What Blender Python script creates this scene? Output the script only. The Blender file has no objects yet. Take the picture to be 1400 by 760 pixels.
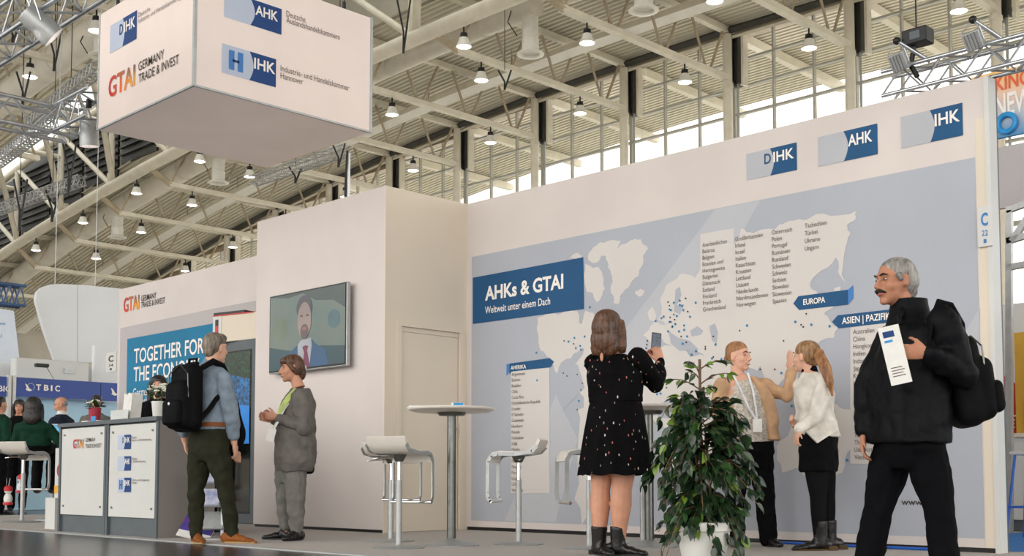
import bpy, bmesh, math, random
from mathutils import Vector as V, Matrix
from mathutils.geometry import tessellate_polygon
random.seed(7)
S = bpy.context.scene
COL = S.collection

# ------------------------------------------------------------------ camera
F, PX, PY, CH = 1590.0, 700.0, 555.0, 0.52           # focal length (px), principal point, camera height
PITCH = math.atan(101 / F)
cd = bpy.data.cameras.new('camera')
cd.sensor_fit = 'HORIZONTAL'; cd.sensor_width = 36.0
cd.lens = F / 1400 * 36.0
cd.shift_y = (PY - 380) / 1400
cd.clip_end = 400
cam = bpy.data.objects.new('camera', cd); COL.objects.link(cam)
cam.location = (0, 0, CH)
cam.rotation_euler = (math.pi / 2 + PITCH, 0, -math.pi / 4)
S.camera = cam

# ------------------------------------------------------------------ world, exposure
S.view_settings.view_transform = 'Standard'
S.view_settings.look = 'None'
S.view_settings.gamma = 1
S.view_settings.use_curve_mapping = False
S.view_settings.exposure = 0.2
w = bpy.data.worlds.new('overcast_sky'); S.world = w; w.use_nodes = True
bg = w.node_tree.nodes['Background']
bg.inputs[0].default_value = (1.0, 0.975, 0.94, 1); bg.inputs[1].default_value = 2.8
S.cycles.max_bounces = 6; S.cycles.diffuse_bounces = 4; S.cycles.transparent_max_bounces = 12
S.cycles.sample_clamp_indirect = 4

def light(name, kind, loc, target, energy, col, **kw):
    d = bpy.data.lights.new(name, kind); d.energy = energy; d.color = col
    for k, v in kw.items(): setattr(d, k, v)
    o = bpy.data.objects.new(name, d); COL.objects.link(o); o.location = loc
    o.rotation_euler = (V(target) - V(loc)).to_track_quat('-Z', 'Y').to_euler()
    return o

# ------------------------------------------------------------------ helpers: projection
_fh = V((1, 1, 0)).normalized(); _rt = V((1, -1, 0)).normalized(); _up = V((0, 0, 1))
_fw = _fh * math.cos(PITCH) + _up * math.sin(PITCH); _u2 = _up * math.cos(PITCH) - _fh * math.sin(PITCH)
def at(x, y, ax, v):
    """the point of the plane ax = v that the photograph shows at pixel x, y"""
    r = _fw + _rt * ((x - PX) / F) - _u2 * ((y - PY) / F)
    i = 'XYZ'.index(ax); c = V((0, 0, CH))
    return c + r * ((v - c[i]) / r[i])
def ground(x, y, z=0.0): return at(x, y, 'Z', z)

# ------------------------------------------------------------------ helpers: materials
def lin(c):
    return tuple(((v / 255) / 12.92 if v / 255 <= .04045 else ((v / 255 + .055) / 1.055) ** 2.4) for v in c) + (1,)
MATS = {}
def mat(name, rgb, rough=.6, metal=0.0, var=0.06, scale=6.0, bump=0.0, bscale=60.0, emit=0.0, rgb2=None, stretch=None, spec=.5, trans=0.0):
    if name in MATS: return MATS[name]
    m = bpy.data.materials.new(name); m.use_nodes = True
    nt = m.node_tree; N = nt.nodes; L = nt.links; b = N['Principled BSDF']
    tc = N.new('ShaderNodeTexCoord'); src = tc.outputs['Object']
    if stretch:
        mp = N.new('ShaderNodeMapping'); mp.inputs['Scale'].default_value = stretch
        L.new(src, mp.inputs[0]); src = mp.outputs[0]
    nz = N.new('ShaderNodeTexNoise'); nz.inputs['Scale'].default_value = scale; nz.inputs['Detail'].default_value = 4
    L.new(src, nz.inputs['Vector'])
    r = N.new('ShaderNodeValToRGB')
    c1 = lin(rgb); c2 = lin(rgb2) if rgb2 else tuple(max(0, v * (1 - 2.2 * var)) for v in c1[:3]) + (1,)
    if not rgb2: c1 = tuple(min(1, v * (1 + var)) for v in c1[:3]) + (1,)
    r.color_ramp.elements[0].color = c2; r.color_ramp.elements[0].position = .3
    r.color_ramp.elements[1].color = c1; r.color_ramp.elements[1].position = .7
    L.new(nz.outputs[0], r.inputs[0]); L.new(r.outputs[0], b.inputs['Base Color'])
    b.inputs['Roughness'].default_value = rough; b.inputs['Metallic'].default_value = metal
    b.inputs['Specular IOR Level'].default_value = spec
    if bump:
        n2 = N.new('ShaderNodeTexNoise'); n2.inputs['Scale'].default_value = bscale; n2.inputs['Detail'].default_value = 3
        L.new(src, n2.inputs['Vector'])
        bp = N.new('ShaderNodeBump'); bp.inputs['Strength'].default_value = bump; bp.inputs['Distance'].default_value = .02
        L.new(n2.outputs[0], bp.inputs['Height']); L.new(bp.outputs[0], b.inputs['Normal'])
    if emit:
        b.inputs['Emission Color'].default_value = lin(rgb); b.inputs['Emission Strength'].default_value = emit
        L.new(r.outputs[0], b.inputs['Emission Color'])
    if trans: b.inputs['Transmission Weight'].default_value = trans
    MATS[name] = m
    return m
def glass_mat(name, tint=(235, 245, 245), mix=.12):
    m = bpy.data.materials.new(name); m.use_nodes = True; nt = m.node_tree; N = nt.nodes; L = nt.links
    N.remove(N['Principled BSDF'])
    t = N.new('ShaderNodeBsdfTransparent'); t.inputs[0].default_value = lin(tint)
    g = N.new('ShaderNodeBsdfGlossy'); g.inputs['Roughness'].default_value = .03
    nz = N.new('ShaderNodeTexNoise'); nz.inputs['Scale'].default_value = .4
    mr = N.new('ShaderNodeMapRange'); mr.inputs[3].default_value = mix * .7; mr.inputs[4].default_value = mix * 1.3
    mx = N.new('ShaderNodeMixShader'); L.new(nz.outputs[0], mr.inputs[0]); L.new(mr.outputs[0], mx.inputs[0])
    L.new(t.outputs[0], mx.inputs[1]); L.new(g.outputs[0], mx.inputs[2])
    L.new(mx.outputs[0], N['Material Output'].inputs[0]); MATS[name] = m
    return m

# ------------------------------------------------------------------ helpers: meshes
def frame(t):
    t = t.normalized(); a = V((0, 0, 1)) if abs(t.z) < .95 else V((0, 1, 0))
    u = t.cross(a).normalized(); return u, t.cross(u).normalized()
class MB:
    def __init__(s): s.v = []; s.f = []
    def add(s, vs, fs):
        o = len(s.v); s.v += [V(x) for x in vs]; s.f += [tuple(i + o for i in f) for f in fs]; return s
    def box(s, a, b, M=None):
        x0, y0, z0 = a; x1, y1, z1 = b
        vs = [V(p) for p in ((x0,y0,z0),(x1,y0,z0),(x1,y1,z0),(x0,y1,z0),(x0,y0,z1),(x1,y0,z1),(x1,y1,z1),(x0,y1,z1))]
        if M: vs = [M @ p for p in vs]
        return s.add(vs, [(0,3,2,1),(4,5,6,7),(0,1,5,4),(1,2,6,5),(2,3,7,6),(3,0,4,7)])
    def rbox(s, a, b, r, M=None, n=3):
        """a box with rounded edges"""
        c = (V(a) + V(b)) / 2; h = (V(b) - V(a)) / 2; r = min(r, h.x, h.y, h.z)
        bm = bmesh.new(); bmesh.ops.create_cube(bm, size=2)
        for v in bm.verts: v.co = V((v.co.x * h.x, v.co.y * h.y, v.co.z * h.z))
        bmesh.ops.bevel(bm, geom=bm.edges[:], offset=r, segments=n, affect='EDGES', profile=.5)
        bm.verts.index_update()
        vs = [(M @ (v.co + c)) if M else (v.co + c) for v in bm.verts]
        fs = [[v.index for v in f.verts] for f in bm.faces]; bm.free()
        return s.add(vs, fs)
    def tube(s, pts, r, n=10, cap=True, closed=False, ell=None):
        """round tube along a path; r scalar or one per point; ell=(direction, ratio) flattens it"""
        pts = [V(p) for p in pts]; k = len(pts)
        rs = r if isinstance(r, (list, tuple)) else [r] * k
        vs = []; fs = []; u = None
        for i, p in enumerate(pts):
            if closed: t = pts[(i + 1) % k] - pts[i - 1]
            else: t = pts[min(i + 1, k - 1)] - pts[max(i - 1, 0)]
            if t.length < 1e-9: t = V((0, 0, 1))
            t.normalize()
            if u is None: u, w_ = frame(t)
            else:
                u = u - t * u.dot(t)
                u = u.normalized() if u.length > 1e-6 else frame(t)[0]
            w_ = t.cross(u)
            for j in range(n):
                a = 2 * math.pi * j / n; o = (u * math.cos(a) + w_ * math.sin(a)) * rs[i]
                if ell: d = V(ell[0]).normalized(); o = o + d * (o.dot(d) * (ell[1] - 1))
                vs.append(p + o)
        m = k if closed else k - 1
        for i in range(m):
            for j in range(n):
                a, b = i * n + j, i * n + (j + 1) % n; c, d = ((i + 1) % k) * n + (j + 1) % n, ((i + 1) % k) * n + j
                fs.append((a, b, c, d))
        if cap and not closed: fs += [tuple(range(n - 1, -1, -1)), tuple((k - 1) * n + j for j in range(n))]
        return s.add(vs, fs)
    def bar(s, p, q, r, n=6): return s.tube([p, q], r, n)
    def beam(s, p, q, w_, h):
        """square section between two points"""
        p, q = V(p), V(q); t = (q - p).normalized(); u, v = frame(t)
        vs = [x + u * a * w_ / 2 + v * b * h / 2 for x in (p, q) for a, b in ((-1,-1),(1,-1),(1,1),(-1,1))]
        return s.add(vs, [(0,3,2,1),(4,5,6,7),(0,1,5,4),(1,2,6,5),(2,3,7,6),(3,0,4,7)])
    def lathe(s, prof, c=(0,0,0), n=24, M=None):
        c = V(c); vs = []; fs = []; k = len(prof)
        for r, z in prof:
            for j in range(n):
                a = 2 * math.pi * j / n; p = V((r * math.cos(a), r * math.sin(a), z)); vs.append((M @ p if M else p) + c)
        for i in range(k - 1):
            for j in range(n): fs.append((i*n+j, i*n+(j+1)%n, (i+1)*n+(j+1)%n, (i+1)*n+j))
        if prof[0][0] > 1e-4: fs.append(tuple(range(n - 1, -1, -1)))
        if prof[-1][0] > 1e-4: fs.append(tuple((k - 1) * n + j for j in range(n)))
        return s.add(vs, fs)
    def ell(s, c, r, R=None, n=14, m=9):
        c = V(c); vs = [V((0, 0, -1))]; fs = []
        for i in range(1, m):
            a = math.pi * i / m - math.pi / 2
            for j in range(n):
                b = 2 * math.pi * j / n; vs.append(V((math.cos(a) * math.cos(b), math.cos(a) * math.sin(b), math.sin(a))))
        vs.append(V((0, 0, 1)))
        vs = [V((v.x * r[0], v.y * r[1], v.z * r[2])) for v in vs]
        vs = [c + (R @ v if R else v) for v in vs]
        for j in range(n):
            fs.append((0, 1 + (j + 1) % n, 1 + j)); b = 1 + (m - 2) * n; fs.append((b + j, b + (j + 1) % n, len(vs) - 1))
        for i in range(m - 2):
            for j in range(n):
                a = 1 + i * n; fs.append((a + j, a + (j + 1) % n, a + n + (j + 1) % n, a + n + j))
        return s.add(vs, fs)
    def loft(s, secs, n=20):
        """secs: (centre, half width, half depth, wide direction) horizontal-ish ellipses from bottom to top"""
        vs = []; fs = []; k = len(secs)
        for c, a, b, wd in secs:
            wd = V(wd).normalized(); dd = V((0, 0, 1)).cross(wd).normalized()
            for j in range(n):
                t = 2 * math.pi * j / n
                ct, st = math.cos(t), math.sin(t)
                vs.append(V(c) + wd * a * math.copysign(abs(ct) ** .85, ct) + dd * b * math.copysign(abs(st) ** .85, st))
        for i in range(k - 1):
            for j in range(n): fs.append((i*n+j, i*n+(j+1)%n, (i+1)*n+(j+1)%n, (i+1)*n+j))
        fs += [tuple(range(n - 1, -1, -1)), tuple((k - 1) * n + j for j in range(n))]
        return s.add(vs, fs)
    def prism(s, pts, d):
        """extrude a flat polygon (list of points) by the vector d"""
        k = len(pts); d = V(d); vs = [V(p) for p in pts] + [V(p) + d for p in pts]
        return s.add(vs, [tuple(range(k - 1, -1, -1)), tuple(range(k, 2 * k))] + [(i, (i + 1) % k, k + (i + 1) % k, k + i) for i in range(k)])
    def mesh(s, name, m, smooth=False, inv=None, split=None):
        me = bpy.data.meshes.new(name)
        me.from_pydata([tuple(inv @ v) if inv else tuple(v) for v in s.v], [], s.f)
        if m: me.materials.append(m)
        bm = bmesh.new(); bm.from_mesh(me); bmesh.ops.recalc_face_normals(bm, faces=bm.faces[:]); bm.to_mesh(me); bm.free()
        if smooth:
            me.polygons.foreach_set('use_smooth', [True] * len(me.polygons))
            if split is None: split = 40
            try: me.set_sharp_from_angle(angle=math.radians(split))
            except Exception: pass
        return me
    def build(s, name, m, parent=None, smooth=False, world=True, split=None):
        inv = None
        if parent is not None and world: inv = MW[parent.name].inverted()
        me = s.mesh(name, m, smooth, inv, split)
        return link(name, me, parent)
MW = {}
def link(name, me, parent=None):
    o = bpy.data.objects.new(name, me); COL.objects.link(o)
    if parent is not None: o.parent = parent; MW[o.name] = MW[parent.name].copy()
    else: MW[o.name] = Matrix.Identity(4)
    return o
ORD = 'first second third fourth fifth sixth seventh eighth ninth tenth eleventh twelfth thirteenth fourteenth fifteenth sixteenth'.split()
def tag(o, label, cat, group=None):
    o['label'] = label; o['category'] = cat
    if group: o['group'] = group
    return o
def thing(name, label, cat, loc=(0, 0, 0), rz=0.0, group=None):
    o = bpy.data.objects.new(name, None); COL.objects.link(o); o.empty_display_size = .1
    o.location = loc; o.rotation_euler = (0, 0, rz)
    MW[o.name] = Matrix.Translation(V(loc)) @ Matrix.Rotation(rz, 4, 'Z')
    return tag(o, label, cat, group)
def struct(name, mb, m, parent=None, smooth=False, label=None):
    o = mb.build(name, m, parent, smooth)
    if parent is None: o['kind'] = 'structure'; o['category'] = name.split('_')[0]; o['label'] = label
    return o
def dup(root, loc, rz=None, label=None, group=None):
    def cp(o, par):
        c = o.copy(); COL.objects.link(c); c.parent = par; MW[c.name] = Matrix.Identity(4)
        for ch in o.children: cp(ch, c)
        return c
    r = cp(root, None); r.location = loc
    if rz is not None: r.rotation_euler = (0, 0, rz)
    if label: r['label'] = label
    if group: r['group'] = group
    return r
def evaluated(o):
    dg = bpy.context.evaluated_depsgraph_get()
    return bpy.data.meshes.new_from_object(o.evaluated_get(dg))
_fold = bpy.data.textures.new('cloth_folds', 'CLOUDS'); _fold.noise_scale = .085; _fold.noise_depth = 1
def fuse(name, mb, m, parent=None, voxel=.01, smooth=3, world=False, folds=0):
    """one continuous surface out of overlapping volumes"""
    o = mb.build(name, m, parent, world=world)
    r = o.modifiers.new('r', 'REMESH'); r.mode = 'VOXEL'; r.voxel_size = voxel; r.use_smooth_shade = True
    if folds: d_ = o.modifiers.new('d', 'DISPLACE'); d_.texture = _fold; d_.strength = folds; d_.mid_level = .5; d_.texture_coords = 'LOCAL'
    if smooth: s_ = o.modifiers.new('s', 'SMOOTH'); s_.iterations = smooth; s_.factor = .5
    me = evaluated(o); old = o.data; o.modifiers.clear(); o.data = me; bpy.data.meshes.remove(old)
    me.name = name
    if m and not me.materials: me.materials.append(m)
    me.polygons.foreach_set('use_smooth', [True] * len(me.polygons))
    return o

# ------------------------------------------------------------------ helpers: flat print
_tc = {}
def text_shape(s, weight=0.0, shear=0.0):
    k = (s, weight, shear)
    if k not in _tc:
        c = bpy.data.curves.new('t', 'FONT'); c.body = s; c.size = 1; c.offset = weight; c.shear = shear; c.resolution_u = 3
        o = bpy.data.objects.new('t', c); COL.objects.link(o)
        me = evaluated(o)
        _tc[k] = ([v.co.copy() for v in me.vertices], [tuple(p.vertices) for p in me.polygons])
        bpy.data.objects.remove(o); bpy.data.meshes.remove(me); bpy.data.curves.remove(c)
    return _tc[k]
CAP = None
def put_text(mb, s, p, rt, up, cap, width=None, weight=0.0, shear=0.0, squeeze=1.0):
    """text with its left end of the baseline at p; cap = height of capitals"""
    global CAP
    if CAP is None: CAP = max(v.y for v in text_shape('H')[0])
    vs, fs = text_shape(s, weight, shear)
    if not vs: return mb
    k = cap / CAP; x0 = min(v.x for v in vs); x1 = max(v.x for v in vs)
    kx = width / (x1 - x0) if width else k * squeeze
    p, rt, up = V(p), V(rt), V(up)
    return mb.add([p + rt * ((v.x - x0) * kx) + up * (v.y * k) for v in vs], fs)
def sign(name, s, p, rt, up, cap, m, parent, width=None, weight=0.0):
    return put_text(MB(), s, p, rt, up, cap, width, weight).build(name, m, parent)
def decal(name, pts, m, parent, off):
    pts = [V(p) + V(off) for p in pts]
    return MB().add(pts, [tuple(t) for t in tessellate_polygon([pts])]).build(name, m, parent)

# ================================================================== THE HALL
mat('roof_paint', (214, 208, 192), .55, var=.03, scale=1.2)
mat('deck', (214, 208, 192), .5, var=.04, scale=.5)
mat('steel_cream', (222, 215, 198), .45, var=.05, scale=2)
mat('steel_brown', (176, 162, 138), .5, var=.08, scale=3)
mat('dark_steel', (62, 62, 58), .5, var=.1, scale=2)
mat('duct', (218, 212, 200), .38, .0, var=.05, scale=1.5, bump=.05, bscale=2)
mat('black', (16, 16, 17), .5, var=.2)
mat('alu', (196, 200, 204), .28, .85, var=.05, scale=10)
mat('alu_matt', (176, 178, 178), .45, .6, var=.06, scale=14)
mat('lamp_glass', (255, 252, 244), .4, emit=5.0, var=0.0)
mat('lamp_shade', (225, 222, 214), .35, var=.03)
glass_mat('window_glass', (246, 246, 243), .08); glass_mat('added_roof_glass', (66, 66, 65), .12); glass_mat('added_spine_glass', (205, 207, 205), .1)
mat('hall_floor', (46, 40, 36), .24, var=.35, scale=40, bump=.06, bscale=90, spec=.45)
mat('carpet', (200, 194, 188), .95, var=.10, scale=90, bump=.35, bscale=400, spec=.1)
mat('wall_grey', (170, 165, 152), .8, var=.05, scale=.6)
mat('concrete', (120, 116, 108), .85, var=.08, scale=.5)

def zdeck(y): return 17.75 - .0022 * (y - 27) ** 2
def zchord(y): return 15.70 - .00215 * (y - 27) ** 2
def ztube(y): return 16.12 - .00165 * (y - 27) ** 2
struct('floor', MB().box((-60, -60, -.3), (110, 140, -.006)), MATS['hall_floor'], label='dark polished floor of the exhibition hall')
ca = MB().box((5.0, 1.2, -.006), (12.0, 17.5, .0))
struct('floor_carpet', ca, MATS['carpet'], label='grey needle felt carpet laid under the exhibition stand')
struct('trim_carpet', MB().box((4.965, 1.2, -.006), (5.0, 17.5, .004)), MATS['alu_matt'], label='thin metal edge strip along the grey carpet')

def deck(x0, x1, dz=0.0, per=.28):
    mb = MB(); n = int((x1 - x0) / per); ys = [-22 + 104 * i / 44 for i in range(45)]; prof = []
    for i in range(n):
        x = x0 + i * per; prof += [(x, 0), (x + per * .42, 0), (x + per * .54, .09), (x + per * .88, .09)]
    prof.append((x0 + n * per, 0)); k = len(prof)
    for y in ys: mb.v += [V((x, y, zdeck(y) + dz + h)) for x, h in prof]
    for j in range(len(ys) - 1):
        for i in range(k - 1): mb.f.append((j*k+i, j*k+i+1, (j+1)*k+i+1, (j+1)*k+i))
    return mb
def sky_strip(x0, x1, dz):
    mb = MB(); ys = [-22 + 104 * i / 44 for i in range(45)]
    for y in ys: mb.v += [V((x0, y, zdeck(y) + dz)), V((x1, y, zdeck(y) + dz))]
    mb.f = [(2*i, 2*i+1, 2*i+3, 2*i+2) for i in range(44)]; return mb
struct('ceiling', deck(26.6, 45.0), MATS['deck'], label='ribbed sheet metal roof deck above the tall windows')
struct('ceiling_left', deck(9.0, 21.2), MATS['deck'], label='ribbed sheet metal roof deck above the hanging box sign')
struct('ceiling_spine', sky_strip(21.0, 26.9, 4.4), MATS['added_spine_glass'], label='raised roof strip along the main tube truss, glazing added for daylight')  # glazing added here to let more daylight into the hall
def side_wall(x, a, b):
    mb = MB(); ys = [-22 + 104 * i / 44 for i in range(45)]
    for y in ys: mb.v += [V((x, y, zdeck(y) + a)), V((x, y, zdeck(y) + b))]
    mb.f = [(2*i, 2*i+1, 2*i+3, 2*i+2) for i in range(44)]
    return mb
struct('wall_spine_far', side_wall(26.75, -.1, 4.5), MATS['wall_grey'], label='upright cladding between the two roof levels')
struct('wall_spine_near', side_wall(21.1, -.1, 4.5), MATS['wall_grey'], label='upright cladding on the near side of the raised roof')
struct('wall_back', MB().box((-60, 82, -.2), (50, 82.3, 14)), MATS['wall_grey'], label='far end wall of the hall')
struct('wall_right', MB().box((36.9, -22, -.2), (37.3, 82, .6)), MATS['wall_grey'], label='low solid wall at the foot of the tall windows')

# unseen glazed roof and pale floors, added to let in and bounce daylight
gr = MB(); ysk = [-22 + 104 * i / 20 for i in range(21)]
for y in ysk: gr.v += [V((-16, y, zdeck(y) + .1)), V((9.0, y, zdeck(y) + .1))]
gr.f = [(2*i, 2*i+1, 2*i+3, 2*i+2) for i in range(20)]
gl = struct('ceiling_added_glass', gr, MATS['added_roof_glass'], label='unseen glazed roof added over the near aisle to let in daylight')
for x in (-15.8, -9.5, -3.2, 3.0, 9.0): MB().tube([(x, y, zdeck(y)) for y in ysk], .12, 4).build('glazing_bar', MATS['steel_cream'], gl)
struct('floor_bounce_outside', MB().box((37.4, -60, -.006), (110, 140, .0)), mat('pavement', (205, 202, 194), .9, var=.05, scale=.3), label='pale pavement outside the tall windows, added to bounce light in')  # unseen pale ground, added to throw light onto canopy and roof
mat('bounce_floor_pale', (212, 208, 200), .95, var=.06, scale=.4, spec=.1)  # pale so the added floors bounce light upwards
for i, (a, c) in enumerate((((12.2, -22), (36.8, 18.9)), ((14.2, 21.5), (36.8, 80)), ((-40, -22), (-2.5, 80)), ((0.5, 26), (12, 80)))):
    struct('floor_bounce_%d' % (i + 1), MB().box((a[0], a[1], -.006), (c[0], c[1], -.002)), MATS['bounce_floor_pale'], label='unseen pale floor added to bounce light up to the roof, area %d' % (i + 1))

# dark louvre vents in the upright cladding seen through the tube truss
for iv, y0 in enumerate((50.6, 54.6, 58.6, 62.6, 66.6, 70.6)):
    t = thing('louvre_vent', ORD[iv] + ' dark louvred vent behind the main tube truss counted going into the hall', 'vent', (26.65, y0, zdeck(y0 + 1.8)), 0, 'roof louvre vents')
    MB().box((26.62, y0, zdeck(y0 + 3.6) + .1), (26.72, y0 + 3.6, zdeck(y0) + 3.6)).build('vent_back', MATS['black'], t)
    for i in range(9):
        z = zdeck(y0 + 1.8) + .3 + i * .37
        MB().box((26.5, y0, z), (26.62, y0 + 3.6, z + .07)).build('slat', MATS['dark_steel'], t)

# window wall, one glazed bay between each two columns
COLY = [14.62 + 5.066 * k for k in range(-2, 14)]
m_mull = mat('mullion', (176, 174, 164), .45, var=.04, scale=3)
tall_me = MB().box((-.006, .03, .0), (.006, 1.659, 7.9)).mesh('pane', MATS['window_glass'])
pane_me = MB().box((-.006, 0.03, .03), (.006, 1.659, 1.02)).mesh('pane', MATS['window_glass'])
for i, y in enumerate(COLY[:-1]):
    if y > 71: continue
    zt = min(zdeck(y), zdeck(y + 5.066)) - .12
    w_ = struct('window_%d' % (i + 1), MB().box((36.95, y + .12, 8.55), (37.1, y + 5.19, 8.7)), m_mull, label=ORD[i] + ' tall glazed bay of the window wall counted from the right')
    MB().box((36.93, y + .1, .6), (37.12, y + .24, zt)).build('mullion', m_mull, w_)
    for k in range(3): p = bpy.data.objects.new('pane', tall_me); COL.objects.link(p); p.parent = w_; p.location = (37.03, y + .12 + 1.689 * k, .62)  # unseen lower panes, carried down to the floor to bring in daylight
    for k in (1, 2): MB().box((36.95, y + .12 + 1.689 * k - .035, 8.6), (37.1, y + .12 + 1.689 * k + .035, zt)).build('mullion', m_mull, w_)
    z = 8.7; n = 0
    zs = [17.6 - 1.05 * k for k in range(0, 9)]
    for z in zs:
        if z > zt: continue
        MB().box((36.94, y + .12, z - .04), (37.11, y + 5.19, z + .04)).build('transom', m_mull, w_)
        if z < 9.4: continue
        for k in range(3):
            p = bpy.data.objects.new('pane', pane_me); COL.objects.link(p); p.parent = w_; p.location = (37.03, y + .12 + 1.689 * k, z - 1.05)
    MB().box((36.9, y + .12, zt - .05), (37.3, y + 5.19, zt + .35)).build('window_head', MATS['steel_brown'], w_)
for i, y in enumerate(COLY):
    if y > 71: continue
    zt = zdeck(y) - .35; zc = zchord(y)
    t = thing('steel_column', ORD[i] + ' round cream steel column of the window wall counted from the right', 'column', (36.3, y, 0), 0, 'columns of the window wall')
    MB().tube([(36.3, y, 0), (36.3, y, zt)], .18, 14).build('shaft', MATS['steel_cream'], t, True)
    MB().tube([(36.3, y, zc - .35), (36.3, y, zc - .2)], .21, 14).build('collar', MATS['steel_cream'], t, True)
    b = MB()
    b.box((36.55, y - .30, zc - .15), (36.85, y - .24, zt)); b.box((36.55, y + .0, zc - .15), (36.85, y + .06, zt)); b.box((36.68, y - .24, zc - .15), (36.74, y, zt))
    b.build('hanger', MATS['dark_steel'], t)
    MB().box((36.58, y - .52, zc - .3), (36.9, y - .42, zt)).build('jamb', MATS['steel_cream'], t)
    MB().box((36.2, y - .1, zc - .2), (37.0, y + .04, zc - .02)).build('bracket', MATS['dark_steel'], t)
    MB().bar((36.75, y - .16, 8.6), (36.75, y - .16, zc - .1), .05, 8).build('downpipe', MATS['alu_matt'], t)
# long edge beam and canopy beams outside the glass
eb = thing('edge_beam', 'long dark edge beam above the tall windows', 'beam', (36.6, 27, zdeck(27)))
for x, dz, m_, h in ((36.45, -.42, 'steel_cream', .16), (36.3, -.2, 'dark_steel', .3)):
    MB().tube([(x, y, zdeck(y) + dz) for y in COLY], h / 2, 4).build('flange', MATS[m_], eb)
for i, y in enumerate(COLY[:12]):
    o = MB().beam((37.2, y, zdeck(y) - .22), (45, y, zdeck(y) - .32), .3, .34).build('canopy_beam', MATS['steel_cream'])
    tag(o, 'cream canopy beam outside the glass at the ' + ORD[i] + ' column from the right', 'beam', 'canopy beams outside the windows')

# main tube truss
NY = [31.0 + 5.74 * k for k in range(-5, 8)]
t = thing('tube_truss', 'big cream tube truss running the length of the roof', 'truss', (26, 31, ztube(31)))
yy = [NY[0] + (NY[-1] - NY[0]) * i / 36 for i in range(37)]
MB().tube([(26, y, ztube(y)) for y in yy], .27, 16).build('bottom_chord', MATS['steel_cream'], t, True)
MB().tube([(26, y, ztube(y) + 4.35) for y in yy], .2, 14).build('top_chord', MATS['steel_cream'], t, True)
for i, y in enumerate(NY):
    MB().tube([(26, y, ztube(y)), (26, y, ztube(y) + 4.35)], .15, 12).build('post', MATS['steel_cream'], t, True)
    if i: MB().tube([(26, y, ztube(y) + 4.35), (26, NY[i-1], ztube(NY[i-1]) + .1)], .13, 12).build('diagonal', MATS['steel_cream'], t, True)
    MB().tube([(26, y - .2, ztube(y) + .2), (24.6, y - 2.0, ztube(y) + 2.3), (23.2, y - 3.4, ztube(y) + 4.6)], .15, 10).build('brace', MATS['steel_cream'], t, True)
    MB().tube([(21.3, y, ztube(y) + 3.2), (26, y, ztube(y) + 3.2)], .12, 10).build('cross_tube', MATS['steel_cream'], t, True)

# secondary trusses from the tube truss to the columns, and their twins on the near side
def cross_truss(y, x0, x1, label, group, start):
    zc = zchord(y); zt = zdeck(y) - .2
    t = thing('roof_truss', label, 'truss', (x0, y, zc), 0, group)
    MB().box((x0, y - .13, zc - .1), (x1, y + .13, zc + .1)).build('bottom_chord', MATS['steel_cream'], t)
    MB().box((min(x0, x1) - (.6 if start else 0), y - .12, zt - .12), (max(x0, x1) + .3, y + .12, zt + .12)).build('top_chord', MATS['steel_cream'], t)
    n = max(1, int(round(abs(x1 - x0) / 2.68))); sg = 1 if x1 > x0 else -1; st = 2.68 * sg
    for k in range(n + 1):
        xb = x0 + st * k
        for s_ in (-1, 1):
            xt = xb + s_ * 1.0
            if (xt - x0) * sg < -.1 and k == 0: continue
            if (xt - x1) * sg > .8: continue
            MB().tube([(xb + s_ * .1, y, zc), (xt, y, zt)], .055, 6).build('web', MATS['steel_brown'], t)
    if start: MB().tube([(26, y, ztube(y) - .1), (x0 + .1, y, zc)], .14, 10).build('strut', MATS['steel_brown'], t, True)
    return t
for i, y in enumerate(COLY):
    if y > 72: continue
    cross_truss(y, 27.0, 36.3, 'cream roof truss reaching the ' + ORD[i] + ' column of the window wall from the right', 'roof trusses to the windows', True)
for k in range(4, 11):
    y = COLY[k]
    cross_truss(y, 20.8, 4.7, ORD[k - 4] + ' cream roof truss on the near side of the main tube truss, going inwards', 'near side roof trusses', False)

# ducts with round outlets
def duct(x, y0, y1, rad, label, outlets, zoff):
    zd = lambda y: zoff - .0022 * (y - 28) ** 2
    t = thing('air_duct', label, 'duct', (x, y0, zd(y0)))
    ys = [y0 + (y1 - y0) * i / 40 for i in range(41)]
    MB().tube([(x, y, zd(y)) for y in ys], [rad(y) for y in ys], 24).build('duct_pipe', MATS['duct'], t, True)
    for j, y in enumerate(ys[2::4]):
        MB().tube([(x, y - .03, zd(y)), (x, y + .03, zd(y))], rad(y) + .025, 24).build('joint_ring', MATS['duct'], t, True)
    for y, ze, r in outlets:
        o = MB().lathe([(r * .58, zd(y)), (r * .58, ze + .55), (r * .62, ze + .53), (r * .62, ze + .12), (r, ze + .03), (r, ze), (r * .72, ze - .02), (r * .66, ze + .1), (0, ze + .1)], (x, y, 0), 28).build('outlet', MATS['lamp_shade'], t, True)
        MB().tube([(x - .3, y + .6, zd(y) + .1), (x - .55, y + .55, zd(y) - .5), (x - .35, y + .3, zd(y) - 1.0)], .02, 6).build('cable', MATS['black'], o)
duct(28.3, 27.1, 80, lambda y: .36 if y < 36 else min(.52, .36 + (y - 36) * .03), 'long round air duct under the roof beside the main tube truss', [(27.4, 15.2, .48), (47.8, 14.42, .5), (57.9, 13.33, .5)], 16.85)
duct(28.3, 8, 25.6, lambda y: .36, 'round air duct at the top of the window side roof', [(22.42, 15.3, .48)], 16.85)
duct(17.4, 8, 80, lambda y: .52, 'thick round air duct at the upper left above the stage truss', [(36.9, 14.75, .5)], 15.95)
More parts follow.
